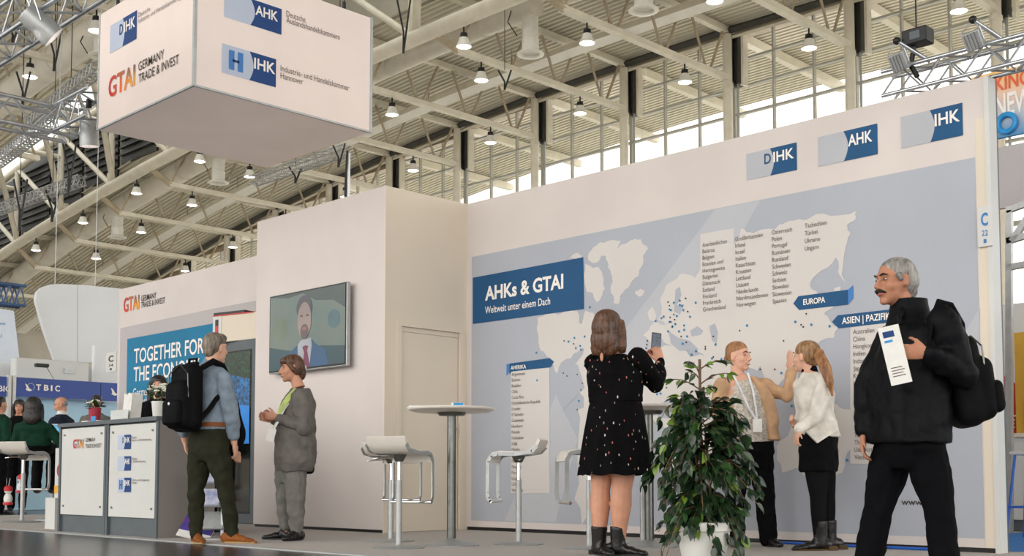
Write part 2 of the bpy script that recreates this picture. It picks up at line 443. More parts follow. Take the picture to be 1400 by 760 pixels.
# perforated cable tray along the roof
t = thing('cable_tray', 'bright perforated cable tray running along the roof', 'tray', (32.2, 27, zdeck(27) - 1))
ys = [-10 + 90 * i / 30 for i in range(31)]
def sheet(x0, z0, x1, z1):
    mb = MB()
    for y in ys: mb.v += [V((x0, y, zdeck(y) + z0)), V((x1, y, zdeck(y) + z1))]
    mb.f = [(2*i, 2*i+1, 2*i+3, 2*i+2) for i in range(30)]; return mb
sheet(31.9, -1.0, 32.6, -1.0).build('tray_bottom', MATS['lamp_shade'], t)
sheet(31.9, -1.0, 31.9, -.78).build('tray_side', MATS['steel_cream'], t)
sheet(32.6, -1.0, 32.6, -.78).build('tray_side', MATS['steel_cream'], t)
for y in COLY[:13]: MB().bar((32.2, y + 2.4, zdeck(y + 2.4)), (32.2, y + 2.4, zdeck(y + 2.4) - .9), .03).build('hanger_rod', MATS['steel_brown'], t)

# high-bay lamps
lp = thing('highbay_lamp', 'lamp', 'lamp', (26, 28.3, 15.3), 0, 'high bay lamps')
MB().lathe([(.03, .62), (.03, .42), (.12, .40), (.14, .22), (.1, .2)], lp.location, 14).build('lamp_cap', MATS['black'], lp, True)
MB().lathe([(.15, .24), (.19, .1), (.27, -.06), (.25, -.07), (.17, .1)], lp.location, 18).build('lamp_reflector', MATS['lamp_shade'], lp, True)
MB().lathe([(0, .1), (.16, .08), (.24, -.05), (.12, -.1), (0, -.11)], lp.location, 16).build('lamp_bulb', MATS['lamp_glass'], lp, True)
spots = [(26, 28.3, ztube(28.3) - .95)] + [(26, y, ztube(y) - .95) for y in (34, 39.8, 45.5, 51.3, 57.0, 62.7)]
spots += [(28.25, y, zchord(y) - .75) for y in COLY[2:12]] + [(33.6, y, zchord(y) - .75) for y in COLY[0:12]]
spots += [(x, y, zchord(y) - .75) for y in COLY[4:9] for x in (16.2,)]
for i, p in enumerate(spots):
    if i < 7: lab = ORD[i] + ' lit high bay lamp along the main tube truss going into the hall'
    elif i < 17: lab = 'lit high bay lamp near the tube end of the ' + ORD[i - 5] + ' roof truss from the right'
    elif i < 29: lab = 'lit high bay lamp near the window end of the ' + ORD[i - 17] + ' roof truss from the right'
    else: lab = 'lit high bay lamp on the ' + ORD[i - 29] + ' near side roof truss going inwards'
    if i == 0: lp.location = p; lp['label'] = lab; MW[lp.name] = Matrix.Translation(V(p))
    else: dup(lp, p, None, lab)

# ================================================================== THE STAND
mat('fabric_white', (216, 207, 202), .85, var=.02, scale=1.5, bump=.08, bscale=500, spec=.2)
mat('panel_beige', (222, 210, 192), .7, var=.02, scale=1)
mat('panel_white', (208, 208, 204), .5, var=.02, scale=2)
mat('sea', (176, 180, 189), .85, var=.02, scale=1.5, spec=.2)
mat('sea_light', (188, 190, 195), .85, var=.02, scale=1.5, spec=.2)
mat('land', (212, 207, 202), .85, var=.015, scale=1.5, spec=.2)
mat('list_panel', (211, 206, 202), .85, var=.015, scale=1.5, spec=.2)
mat('print_blue', (10, 78, 124), .7, var=.04, scale=3)
mat('print_navy', (14, 62, 122), .7, var=.04, scale=3)
mat('print_grey', (182, 184, 190), .8, var=.02, scale=2)
mat('print_lilac', (186, 196, 214), .8, var=.02, scale=2)
mat('print_mid', (70, 125, 190), .8, var=.03, scale=2)
mat('print_text', (110, 98, 92), .8, var=.02)
mat('print_dark', (60, 50, 45), .8, var=.02)
mat('print_white', (240, 236, 230), .7, var=.01)
mat('dot_blue', (20, 128, 178), .7, var=.05)
mat('teal', (10, 118, 158), .7, var=.04, scale=2)
mat('panel_grey', (186, 180, 180), .85, var=.02, scale=1)
mat('counter_frame', (84, 92, 97), .5, var=.06, scale=5)
mat('counter_side', (140, 134, 130), .6, var=.06, scale=120)
mat('chrome', (215, 215, 212), .12, 1.0, var=.03)
mat('steel_dark', (110, 112, 108), .28, .9, var=.08, scale=20)
mat('seat_white', (226, 220, 210), .3, var=.02, scale=6)
mat('screw', (150, 150, 150), .3, .9)
mat('paper', (236, 234, 228), .6, var=.03, scale=20)
mat('red', (200, 40, 46), .5, var=.05)
mat('blue_bright', (40, 150, 215), .5, var=.08, scale=14)
RT = V((0, -1, 0)); UP = V((0, 0, 1)); NX = V((-1, 0, 0))

def gradient_mat():
    m = bpy.data.materials.new('gtai_gradient'); m.use_nodes = True; N = m.node_tree.nodes; L = m.node_tree.links; b = N['Principled BSDF']
    tc = N.new('ShaderNodeTexCoord'); sp = N.new('ShaderNodeSeparateXYZ'); L.new(tc.outputs['Generated'], sp.inputs[0])
    r1 = N.new('ShaderNodeValToRGB'); e = r1.color_ramp.elements
    e[0].position = .0; e[0].color = lin((238, 176, 60)); e[1].position = .9; e[1].color = lin((205, 30, 40))
    x = e.new(.5); x.color = lin((235, 110, 40))
    r2 = N.new('ShaderNodeValToRGB'); e = r2.color_ramp.elements
    e[0].position = .35; e[0].color = (0, 0, 0, 1); e[1].position = .8; e[1].color = (1, 1, 1, 1)
    mx = N.new('ShaderNodeMix'); mx.data_type = 'RGBA'
    L.new(sp.outputs['Y'], r1.inputs[0]); L.new(sp.outputs['Z'], r2.inputs[0])
    mm = N.new('ShaderNodeMath'); mm.operation = 'MULTIPLY'; L.new(r2.outputs[0], mm.inputs[0])
    inv = N.new('ShaderNodeMath'); inv.operation = 'SUBTRACT'; inv.inputs[0].default_value = 1.05; L.new(sp.outputs['Y'], inv.inputs[1]); L.new(inv.outputs[0], mm.inputs[1])
    L.new(mm.outputs[0], mx.inputs['Factor']); L.new(r1.outputs[0], mx.inputs['A']); mx.inputs['B'].default_value = lin((128, 92, 80))
    L.new(mx.outputs['Result'], b.inputs['Base Color']); b.inputs['Roughness'].default_value = .7; MATS['gtai'] = m
gradient_mat()

def ihk_logo(parent, ax, val, bl, br, tl, word, nrm, h_mark=False, soft=False, split=.5):
    """two-tone chamber logo; bl, br, tl are its corners in the photograph"""
    o = at(*bl, ax, val); rv = at(*br, ax, val) - o; rv.z = 0; upz = V((0, 0, at(*tl, ax, val).z - o.z)); n = V(nrm)
    P = lambda a, b_: o + rv * a + upz * b_
    arc = [(split + .075 * math.sin(math.pi * (i / 8)) - .02, i / 8) for i in range(9)]
    decal('logo_light', [P(0, 0)] + [P(a, b_) for a, b_ in arc] + [P(0, 1)], MATS['print_lilac' if soft else 'print_grey'], parent, n * .004)
    decal('logo_blue', [P(1, 0), P(1, 1)] + [P(a, b_) for a, b_ in reversed(arc)], MATS['print_navy' if soft else 'print_blue'], parent, n * .004)
    r1 = rv.normalized(); u1 = V((0, 0, 1)); W = rv.length; Hh = upz.length
    if word.startswith('D'):
        sign('logo_letter', 'D', P(split - .13, .46) + n * .008, r1, u1, Hh * .36, MATS['print_navy' if soft else 'print_blue'], parent, W * .13, .012)
        word = word[1:]; x0, ww = split + .05, .40
    else: x0, ww = (split + .06, .40)
    sign('logo_word', word, P(x0, .46) + n * .008, r1, u1, Hh * .36, MATS['print_white'], parent, W * ww, .02)
    if h_mark:
        for a0, a1, b0, b1, m_ in ((.12, .22, .18, .85, 'print_mid'), (.28, .38, .18, .85, 'print_mid'), (.19, .31, .47, .55, 'print_navy')):
            decal('logo_bar', [P(a0, b0), P(a1, b0), P(a1, b1), P(a0, b1)], MATS[m_], parent, n * .007)
def px_text(parent, ax, val, p, q, cap, s, m, nrm, weight=0.0, name='lettering'):
    """text whose baseline runs from pixel p to pixel q of the photograph"""
    a = at(*p, ax, val); b_ = at(*q, ax, val); d = b_ - a; d.z = 0
    return sign(name, s, a + V(nrm) * .008, d.normalized(), UP, cap, MATS[m], parent, d.length, weight)
def gtai(parent, X, g0, g1, cap, t0, t1, u0, u1, cap2):
    px_text(parent, 'X', X, g0, g1, cap, 'GTAI', 'gtai', NX, .02, 'logo_word')
    px_text(parent, 'X', X, t0, t1, cap2, 'GERMANY', 'print_dark', NX, .004)
    px_text(parent, 'X', X, u0, u1, cap2, 'TRADE & INVEST', 'print_dark', NX, .004)

# ---------------------------------------------------------------- map wall
XW = 8.3; YE = 3.44; YB = 8.98; HW = 3.45
wall = struct('wall_right_map', MB().box((XW, YE, .035), (XW + .1, YB, HW)), MATS['fabric_white'], label='tall white fabric wall printed with a grey world map')
MB().box((XW + .02, YE, 0), (XW + .09, YB, .035)).build('shadow_gap', MATS['black'], wall)  # black strip paints the shadow gap under the wall
MB().box((XW - .012, YE - .035, 0), (XW + .115, YE, HW)).build('edge_profile', MATS['panel_white'], wall)
MB().box((XW + .115, YE - .03, 0), (XW + .15, YE, HW)).build('edge_profile', MATS['counter_frame'], wall)
MB().box((XW - .003, YE, .035), (XW, YE + .07, HW - .3)).build('edge_strip', MATS['panel_beige'], wall)
mp = lambda pts: [at(x, y, 'X', XW) for x, y in pts]
mz = lambda pts: mp([(640 + x * .3422, 260 + y * .3422) for x, y in pts])
y0m, y1m, z0m, z1m = 8.90, 3.52, .10, 2.87
def rect(ya, yb, za, zb, m, name, off): return decal(name, [(XW, ya, za), (XW, yb, za), (XW, yb, zb), (XW, ya, zb)], MATS[m], wall, NX * off)
rect(y0m, y1m, z0m, z1m, 'sea', 'map_sea', .002)
decal('map_band', mp([(978, 286), (1040, 274), (985, 372), (900, 470), (840, 560), (840, 470)]), MATS['sea_light'], wall, NX * .003)
decal('map_band', mp([(1340, 420), (1336, 530), (1310, 470)]), MATS['sea_light'], wall, NX * .003)
decal('map_band', mp([(690, 712), (760, 713), (790, 600), (760, 540)]), MATS['sea_light'], wall, NX * .003)
LANDS = {
 'z': [
  [(550,270),(575,240),(600,232),(620,215),(650,200),(690,195),(720,235),(700,262),(697,300),(680,345),(650,372),(625,400),(607,425),(600,457),(582,450),(570,400),(575,340),(560,310)],
  [(484,250),(505,225),(530,208),(570,200),(612,204),(596,236),(562,262),(532,262),(515,290),(496,292),(480,276)],
  [(468,295),(500,312),(520,306),(540,345),(548,392),(530,436),(512,446),(500,412),(480,408),(466,360)],
  [(440,250),(462,262),(440,280),(400,274)],
  [(668,405),(690,393),(708,402),(700,418),(680,424),(668,415)],
  [(278,510),(360,498),(440,484),(444,528),(456,534),(462,500),(470,482),(500,488),(524,520),(508,590),(470,620),(430,650),(372,690),(366,740),(330,672),(292,642),(276,560)],
  [(718,490),(738,464),(752,500),(748,525),(728,520)],
 ],
 'p': [
  [(905,428),(903,408),(913,388),(930,375),(950,380),(958,368),(985,344),(1008,330),(1014,312),(1030,319),(1060,313),(1075,304),(1100,301),(1126,292),(1172,288),(1170,300),(1158,308),(1163,320),(1157,336),(1156,386),(1146,372),(1143,352),(1132,366),(1112,380),(1108,392),(1118,402),(1128,430),(1148,448),(1140,462),(1118,470),(1106,466),(1100,500),(1086,528),(1074,516),(1058,540),(1046,534),(1034,506),(1006,498),(996,520),(970,498),(948,470),(930,474),(905,462),(890,468),(880,458),(896,440),(912,444),(900,436)],
  [(868,490),(884,478),(910,472),(944,488),(980,494),(1000,520),(1014,540),(1000,570),(986,640),(962,700),(944,712),(930,680),(920,600),(898,578),(872,560),(862,524)],
  [(790,560),(818,545),(852,566),(858,600),(836,660),(806,700),(796,720),(790,640)],
  [(800,470),(812,462),(812,560),(800,566),(786,520)],
  [(1062,610),(1082,584),(1104,572),(1126,560),(1144,552),(1168,562),(1170,606),(1152,646),(1126,654),(1092,640),(1070,646)],
  [(1128,400),(1150,392),(1140,420),(1118,455),(1110,448)],
 ]}
_cr = random.Random(3)
def coast(pts):
    for _ in range(2):
        out = []
        for i, a in enumerate(pts):
            b_ = pts[(i + 1) % len(pts)]; d = b_ - a; out.append(a)
            if d.length > .035: out.append(a + d * _cr.uniform(.35, .65) + V((0, -d.z, d.y)) * _cr.uniform(-.16, .16))
        pts = out
    return pts
for i, q in enumerate([mz(q) for q in LANDS['z']] + [mp(q) for q in LANDS['p']]): decal('map_land', coast(q), MATS['land'], wall, NX * (.0035 + .0001 * i))
for q in ([(924,396),(930,392),(932,404),(926,418),(936,416),(930,430),(922,426)], [(944,452),(954,446),(962,452),(958,458),(946,460)],
          [(970,446),(978,442),(982,454),(980,470),(974,466)], [(914,452),(928,462),(944,466),(956,478),(930,480),(918,470)],
          [(898,556),(922,540),(926,560),(914,572),(900,570)], [(1000,560),(1040,500),(1060,560),(1040,610)], [(1112,384),(1130,378),(1150,412),(1124,398)],
          [(765,500),(790,498),(800,530),(770,560),(758,530)]):
    decal('map_water', mp(q), MATS['sea'], wall, NX * .005)
# list panels
for q in ([(958,320),(1004,312),(1004,430),(958,434)],): decal('list_panel', mp(q), MATS['list_panel'], wall, NX * .0055)
decal('list_panel', mp([(699,506),(752,503),(752,674),(699,674)]), MATS['list_panel'], wall, NX * .0055)
decal('list_panel', mp([(1163,448),(1215,440),(1215,634),(1163,634)]), MATS['list_panel'], wall, NX * .0055)
def country_list(names, p, q, cap):
    mb = MB(); a = at(*p, 'X', XW); b_ = at(*q, 'X', XW); n = len(names)
    for i, s in enumerate(names):
        k = i / max(1, n - 1); put_text(mb, s, (XW - .009, a.y + (b_.y - a.y) * k, a.z + (b_.z - a.z) * k), RT, UP, cap, None, .0, 0, .84)
    o = mb.build('country_list', MATS['print_text'], wall); o['label'] = 'printed list of countries beginning with ' + names[0]
country_list(['Aserbaidschan','Belarus','Belgien','Bosnien und','Herzegowina','Bulgarien','Dänemark','Estland','Finnland','Frankreich','Griechenland'], (961,338), (962,426), .036)
country_list(['Großbritannien','Irland','Israel','Italien','Kasachstan','Kroatien','Lettland','Litauen','Niederlande','Nordmazedonien','Norwegen'], (1006,330), (1008,420), .036)
country_list(['Österreich','Polen','Portugal','Rumänien','Russland','Schweden','Schweiz','Serbien','Slowakei','Slowenien','Spanien'], (1056,321), (1057,415), .036)
country_list(['Tschechien','Türkei','Ukraine','Ungarn'], (1101,312), (1101,343), .036)
country_list(['Argentinien','Bolivien','Brasilien','Chile','Costa Rica','Dominikanische Republik','Ecuador','El Salvador','Guatemala','Honduras','Kanada','Kolumbien','Kuba','Mexiko','Nicaragua','Panama','Paraguay','Peru','Uruguay','USA','Venezuela'], (700.5,514), (700.5,672), .032)
country_list(['Australien','China','Hongkong','Indien','Indonesien','Japan','Kasachstan','Korea','Malaysia','Myanmar','Neuseeland','Philippinen','Singapur','Sri Lanka','Taiwan','Thailand','Usbekistan','Vietnam'], (1167,457), (1169,628), .036)
decal('title_banner', mp([(647,443),(799,422.4),(798,351.7),(647,379.7)]), MATS['print_blue'], wall, NX * .006)
px_text(wall, 'X', XW, (664,410.5), (771,395), .135, 'AHKs & GTAI', 'print_white', NX * 1.1, .03, 'title_lettering')
px_text(wall, 'X', XW, (664,429), (753,416), .072, 'Weltweit unter einem Dach', 'print_white', NX * 1.1, .008, 'title_lettering')
decal('region_arrow', mp([(697,512),(697,497),(752,489.5),(758,494.5),(753,502),(700,508)]), MATS['print_blue'], wall, NX * .006)
decal('region_fold', mp([(693,514),(693,498),(697,497),(697,508)]), MATS['print_mid'], wall, NX * .0065)
px_text(wall, 'X', XW, (699,505.5), (720,502.5), .038, 'AMERIKA', 'print_white', NX * 1.1, .02)
decal('region_arrow', mp([(1085,415),(1092,405),(1160,396),(1160,416.5),(1093,424)]), MATS['print_blue'], wall, NX * .006)
decal('region_fold', mp([(1160,396),(1167,390),(1167,408),(1160,416.5)]), MATS['print_mid'], wall, NX * .0065)
px_text(wall, 'X', XW, (1099,417), (1129,413), .045, 'EUROPA', 'print_white', NX * 1.1, .02)
decal('region_arrow', mp([(1138,440),(1146,431),(1236,421),(1236,439),(1147,449)]), MATS['print_blue'], wall, NX * .006)
px_text(wall, 'X', XW, (1152,443), (1218,435), .05, 'ASIEN | PAZIFIK', 'print_white', NX * 1.1, .02)
px_text(wall, 'X', XW, (1233,690), (1300,692), .045, 'www.ahk.de', 'print_dark', NX, .01)
BL = [(807,420),(734,482),(778,467),(786,462),(800,460),(794,473),(788,476),(735,520),(792,548),(930,411),(930,417),(922,414),(933,418),(935,424),(952,414),(944,433),(926,432),(905,435),(897,439),(916,440),(924,443),(936,445),(936,451),(929,453),(940,460),(934,470),(952,480),(946,485),(974,490),(979,471),(1022,445),(987,491),(899,539),(904,538),(1069,510),(1083,555),(1088,440),(1110,444),(1135,446),(1159,629),(920,447),(914,453),(908,433),(918,424),(800,500),(795,478)]
BK = [(938,408),(914,413),(916,418),(916,423),(941,426),(922,430),(917,434),(923,437),(918,440),(920,446),(932,460),(939,468),(965,474),(965,477),(1012,452),(1044,519),(1060,505),(1072,466),(1096,444),(1103,429),(1099,447),(912,530),(772,466),(785,470),(744,495),(771,510),(776,514),(790,512),(797,524),(795,533),(790,560),(886,466),(885,471),(884,476),(976,488),(976,460),(1040,505)]
for pts, r, m_ in ((BL, .011, 'dot_blue'), (BK, .008, 'print_dark')):
    mb = MB()
    for x, y in pts:
        c = at(x, y, 'X', XW); n = 8; o = len(mb.v)
        mb.v += [V((XW - .0095, c.y + r * math.cos(2*math.pi*j/n), c.z + r * math.sin(2*math.pi*j/n))) for j in range(n)]; mb.f.append(tuple(range(o, o + n)))
    mb.build('map_dots', MATS[m_], wall)['kind'] = 'stuff'
ihk_logo(wall, 'X', XW, (1021,247), (1090,234), (1021,210.5), 'DIHK', NX, split=.5)
ihk_logo(wall, 'X', XW, (1119,228), (1200.5,209), (1119,187.6), 'AHK', NX, split=.46)
ihk_logo(wall, 'X', XW, (1232.6,203), (1317,185), (1232,160), 'IHK', NX, split=.5)

# ---------------------------------------------------------------- cabin with the monitor, side door
XT, YT = 7.2, 8.98; YL = 11.3
cab = struct('wall_cabin', MB().box((XT, YT + .012, .03), (XT + .05, YL, HW)), MATS['fabric_white'], label='white fabric cabin wall behind the monitor')
MB().box((XT + .02, YT + .02, 0), (XT + .05, YL, .03)).build('shadow_gap', MATS['black'], cab)  # black strip for the shadow gap under the cabin wall
MB().box((XT - .003, YT - .003, 0), (XT + .028, YT + .0115, HW + .002)).build('corner_profile', MATS['panel_beige'], cab)
MB().box((XT + .05, YL - .05, .03), (8.4, YL, HW)).build('side_panel', MATS['fabric_white'], cab)
MB().box((XT + .06, YT + .06, HW - .04), (8.25, YL - .06, HW - .02)).build('top_panel', MATS['fabric_white'], cab)
da = at(547, 600, 'Y', YT).x; db = at(629, 600, 'Y', YT).x; dz = 2.06
sw = struct('wall_cabin_side', MB().box((XT + .03, YT, .0), (da, YT + .05, HW)).box((db, YT, 0), (8.3, YT + .05, HW)).box((da, YT, dz), (db, YT + .05, HW)), MATS['panel_beige'], label='beige cabin side wall around the white door')
dr = struct('door_1', MB().box((da + .01, YT + .03, .005), (db - .01, YT + .07, dz - .05)), MATS['panel_beige'], label='plain beige door in the side of the cabin')
MB().box((da + .005, YT + .02, dz - .048), (db - .005, YT + .08, dz + .02)).build('door_head', MATS['panel_beige'], dr)
hd = MB().box((db - .10, YT + .0, .96), (db - .075, YT + .03, 1.1)); hd.tube([(db - .087, YT + .02, 1.05), (db - .087, YT - .04, 1.05), (db - .2, YT - .04, 1.05)], .009, 8)
hd.build('door_handle', MATS['chrome'], dr)
MB().box((db - .01, YT - .012, 0), (db + .05, YT + .01, dz - .001)).build('door_frame', MATS['panel_beige'], dr)
MB().box((da - .05, YT - .012, 0), (da + .006, YT + .01, dz - .001)).build('door_frame', MATS['panel_beige'], dr)
MB().box((da - .05, YT - .012, dz), (db + .05, YT + .01, dz + .05)).build('door_frame', MATS['panel_beige'], dr)

# monitor
a = at(372, 406, 'X', 7.13); b_ = at(479, 497, 'X', 7.13); c_ = at(477, 385, 'X', 7.13)
ty0, ty1, tz0, tz1 = a.y, c_.y - .01, b_.z - .02, c_.z
tv = thing('wall_monitor', 'large flat monitor on the white cabin wall showing a man in a blue suit', 'monitor', (7.13, (ty0 + ty1) / 2, tz0))
MB().rbox((7.10, ty1, tz0), (7.15, ty0, tz1), .008).build('bezel', MATS['alu_matt'], tv)
MB().box((7.15, ty1 + .2, tz0 + .2), (7.2, ty0 - .2, tz1 - .2)).build('wall_mount', MATS['black'], tv)
MB().box((7.098, ty1 + .008, tz0 + .012), (7.101, ty0 - .008, tz1 - .008)).build('screen_border', MATS['black'], tv)
def scr(u, v): return V((7.096, ty0 - .022 + (ty1 - ty0 + .044) * u, tz0 + .03 + (tz1 - tz0 - .05) * v))
def pic(name, pts, rgb, off, e=.18, rgb2=None):
    e *= .5; rgb = tuple(int(v * .82) for v in rgb)
    m = mat('screen_' + name + str(rgb[0]) + str(rgb[2]), rgb, .35, emit=e, var=.12, scale=2.2, rgb2=rgb2)
    decal(name, [scr(u, v) for u, v in pts], m, tv, NX * off)
circ = lambda cx, cy, rx, ry, n=18, a0=0, a1=360: [(cx + rx * math.cos(math.radians(a0 + (a1 - a0) * i / n)), cy + ry * math.sin(math.radians(a0 + (a1 - a0) * i / n))) for i in range(n)]
pic('screen_picture', [(0,0),(1,0),(1,1),(0,1)], (128, 138, 128), 0, .2, (84, 104, 100))
pic('screen_sky', [(0,1),(.25,.95),(.45,.98),(.62,.86),(.85,.82),(1,.7),(1,1)], (74, 92, 90), .001, .15)
pic('screen_glow', circ(.15, .55, .1, .16), (120, 138, 118), .001, .15)
pic('screen_glow', circ(.86, .58, .08, .12), (84, 124, 134), .001, .15)
pic('screen_low', [(0,0),(1,0),(1,.22),(.7,.26),(.3,.24),(0,.32)], (40, 84, 96), .001, .15)
pic('screen_suit', [(.2,0),(.24,.18),(.38,.3),(.44,.34),(.58,.36),(.62,.3),(.76,.2),(.8,0)], (30, 92, 140), .002, .2)
pic('screen_shirt', [(.4,0),(.39,.3),(.43,.36),(.57,.38),(.58,.28),(.55,0)], (190, 196, 205), .003, .2)
pic('screen_tie', [(.455,.27),(.5,.29),(.535,.27),(.52,.22),(.56,0),(.46,0),(.48,.2)], (130, 30, 80), .004, .2)
pic('screen_hair', circ(.475, .78, .105, .17), (84, 84, 96), .0035, .15)
pic('screen_face', circ(.478, .62, .092, .24), (176, 158, 150), .004, .2)
pic('screen_beard', circ(.482, .47, .055, .1), (110, 92, 96), .005, .15)
pic('screen_mouth', circ(.482, .51, .03, .025), (170, 110, 112), .006, .15)
for u in (.44, .52): pic('screen_eye', circ(u, .68, .018, .014), (80, 70, 76), .005, .12)

# ---------------------------------------------------------------- GTAI wall with the teal poster
gw = struct('wall_gtai', MB().box((8.3, YL - .2, 0), (8.4, 16.87, 3.45)), MATS['fabric_white'], label='white wall with a teal poster behind the counter')
gz = lambda pts: [at(150 + x * .2370, 380 + y * .2368, 'X', 8.3) for x, y in pts]
decal('grey_panel', gz([(62,290),(594,178),(845,130),(845,1000),(50,1000)]), MATS['panel_grey'], gw, NX * .002)
decal('teal_poster', gz([(103,352),(600,262),(600,1000),(92,1000)]), MATS['teal'], gw, NX * .004)
gp = lambda x, y: (150 + x * .2370, 380 + y * .2368)
px_text(gw, 'X', 8.3, gp(142,492), gp(545,436), .21, 'TOGETHER FOR', 'print_white', NX, .012, 'title_lettering')
px_text(gw, 'X', 8.3, gp(140,598), gp(520,548), .21, 'THE ECONOMY', 'print_white', NX, .012, 'title_lettering')
px_text(gw, 'X', 8.3, gp(136,685), gp(330,662), .12, 'Germany Trade', 'print_white', NX)
px_text(gw, 'X', 8.3, gp(136,738), gp(340,716), .12, 'Deutsche Industrie', 'print_white', NX)
gtai(gw, 8.3, gp(82,197), gp(171,180), .21, gp(183,135), gp(270,117), gp(183,173), gp(320,148), .085)

mat('sign_fabric', (222, 208, 200), .85, var=.02, scale=1.5, emit=.16, spec=.2)  # sign fabric with a weak even emission
# ---------------------------------------------------------------- hanging box sign
bx0, bx1, by0, by1, bz0, bz1 = 5.43, 7.53, 9.64, 11.62, 4.2, 5.44
hb = thing('hanging_sign', 'white box sign with blue logos hanging above the stand', 'sign', ((bx0 + bx1) / 2, (by0 + by1) / 2, bz0))
MB().box((bx0, by0 + .01, bz0 + .01), (bx0 + .02, by1 - .01, bz1)).build('side_panel', MATS['sign_fabric'], hb)
MB().box((bx0 + .02, by0, bz0 + .01), (bx1 - .01, by0 + .02, bz1)).build('side_panel', MATS['sign_fabric'], hb)
MB().box((bx1 - .02, by0 + .02, bz0 + .01), (bx1, by1 - .01, bz1)).build('side_panel', MATS['sign_fabric'], hb)
MB().box((bx0 + .02, by1 - .02, bz0 + .01), (bx1 - .02, by1, bz1)).build('side_panel', MATS['sign_fabric'], hb)
MB().box((bx0 + .01, by0 + .01, bz0), (bx1 - .01, by1 - .01, bz0 + .012)).build('bottom_panel', MATS['sign_fabric'], hb)
for x, y in ((bx0, by0), (bx0, by1 - .02), (bx1 - .02, by0)):
    MB().box((x - .006, y - .006, bz0), (x + .024, y + .024, bz1 + .01)).build('corner_profile', MATS['alu_matt'], hb)
MB().box((bx0 - .004, by0, bz0 - .004), (bx0 + .02, by1, bz0 + .014)).build('edge_profile', MATS['alu_matt'], hb)
MB().box((bx0, by0 - .004, bz0 - .004), (bx1, by0 + .02, bz0 + .014)).build('edge_profile', MATS['alu_matt'], hb)
for x, y in ((bx0 + .1, by0 + .3), (bx0 + .08, by1 - .25), (bx1 - .3, by0 + .1)):
    MB().bar((x, y, bz1), (x, y, 7.6), .006).build('hanging_wire', MATS['black'], hb)
    MB().bar((x, y, bz1), (x, y, bz1 + .12), .02, 8).build('hook', MATS['black'], hb)
NYv = V((0, -1, 0))
ihk_logo(hb, 'X', bx0, (150.5,73.5), (187,54.7), (150.5,36), 'DIHK', NX, soft=True)
px_text(hb, 'X', bx0, (190,24), (206,16), .045, 'Deutsche', 'print_text', NX); px_text(hb, 'X', bx0, (190,32), (248,3), .045, 'Industrie- und Handelskammertag', 'print_text', NX)
gtai(hb, bx0, (149,134), (185,117.5), .205, (190,97.5), (225,82), (190,114), (245,89.6), .088)
ihk_logo(hb, 'Y', by0, (306,22.7), (384.5,48.4), (306,-14), 'AHK', NYv, soft=True, split=.47)
ihk_logo(hb, 'Y', by0, (303,99), (376.8,120.4), (303.5,59), 'IHK', NYv, True, True, .52)
px_text(hb, 'Y', by0, (391,22.5), (417,31), .06, 'Deutsche', 'print_text', NYv); px_text(hb, 'Y', by0, (391,31), (464,54.5), .06, 'Auslandshandelskammern', 'print_text', NYv)
px_text(hb, 'Y', by0, (383,97), (477,122.5), .06, 'Industrie- und Handelskammer', 'print_text', NYv); px_text(hb, 'Y', by0, (383,107), (414,116), .06, 'Hannover', 'print_text', NYv)

# ---------------------------------------------------------------- counter: two cabinet units
def counter(y0, y1, label):
    t = thing('info_counter', label, 'counter', (5.37, (y0 + y1) / 2, 0), 0, 'info counters')
    MB().box((5.16, y0 + .03, .05), (5.68, y1 - .03, 1.05)).build('body', MATS['counter_frame'], t)
    MB().box((5.12, y0, 0), (5.7, y0 + .035, 1.052)).build('side_panel', MATS['counter_side'], t)
    MB().box((5.118, y0 - .001, 0), (5.135, y0 + .04, 1.05)).build('frame_post', MATS['counter_frame'], t)
    MB().box((5.12, y1 - .04, 0), (5.7, y1, 1.052)).build('side_panel', MATS['counter_frame'], t)
    MB().box((5.10, y0 - .002, 1.052), (5.72, y1 + .002, 1.09)).build('top', MATS['counter_frame'], t)
    MB().box((5.15, y0 + .035, 0), (5.2, y1 - .04, .17)).build('kick_board', MATS['counter_frame'], t)
    p = MB().box((5.128, y0 + .045, .175), (5.15, y1 - .05, 1.035)).build('front_panel', MATS['panel_white'], t)
    for y in (y0 + .11, y1 - .12):
        for z in (.26, .97): MB().lathe([(.011, 0), (.011, .012), (0, .013)], (5.128, y, z), 10, Matrix.Rotation(-math.pi / 2, 3, 'Y')).build('screw', MATS['screw'], p)
    return t
c1 = counter(9.6, 10.60, 'grey and white info counter unit with three blue logos')
c2 = counter(10.606, 11.65, 'grey and white info counter unit with the red and orange logo')
cz = lambda x, y: (x / 4, 550 + y / 4)
gtai(c2, 5.128, cz(402,251), cz(458,249), .085, cz(470,216), cz(524,216), cz(470,249), cz(555,247), .037)
for yb, word, a1, a2 in ((258, 'DIHK', 'Deutsche', 'Industrie- und Handelskammertag'), (374, 'AHK', 'Deutsche', 'Auslandshandelskammern'), (490, 'IHK', 'Industrie- und Handelskammer', 'Hannover')):
    ihk_logo(c1, 'X', 5.128, cz(645,yb), cz(717,yb-2), cz(645,yb-78), word, NX, word == 'IHK', True)
    px_text(c1, 'X', 5.128, cz(724,yb-60), cz(724 + 3.4*len(a1),yb-60), .022, a1, 'print_text', NX)
    px_text(c1, 'X', 5.128, cz(724,yb-45), cz(724 + 3.4*len(a2),yb-47), .022, a2, 'print_text', NX)

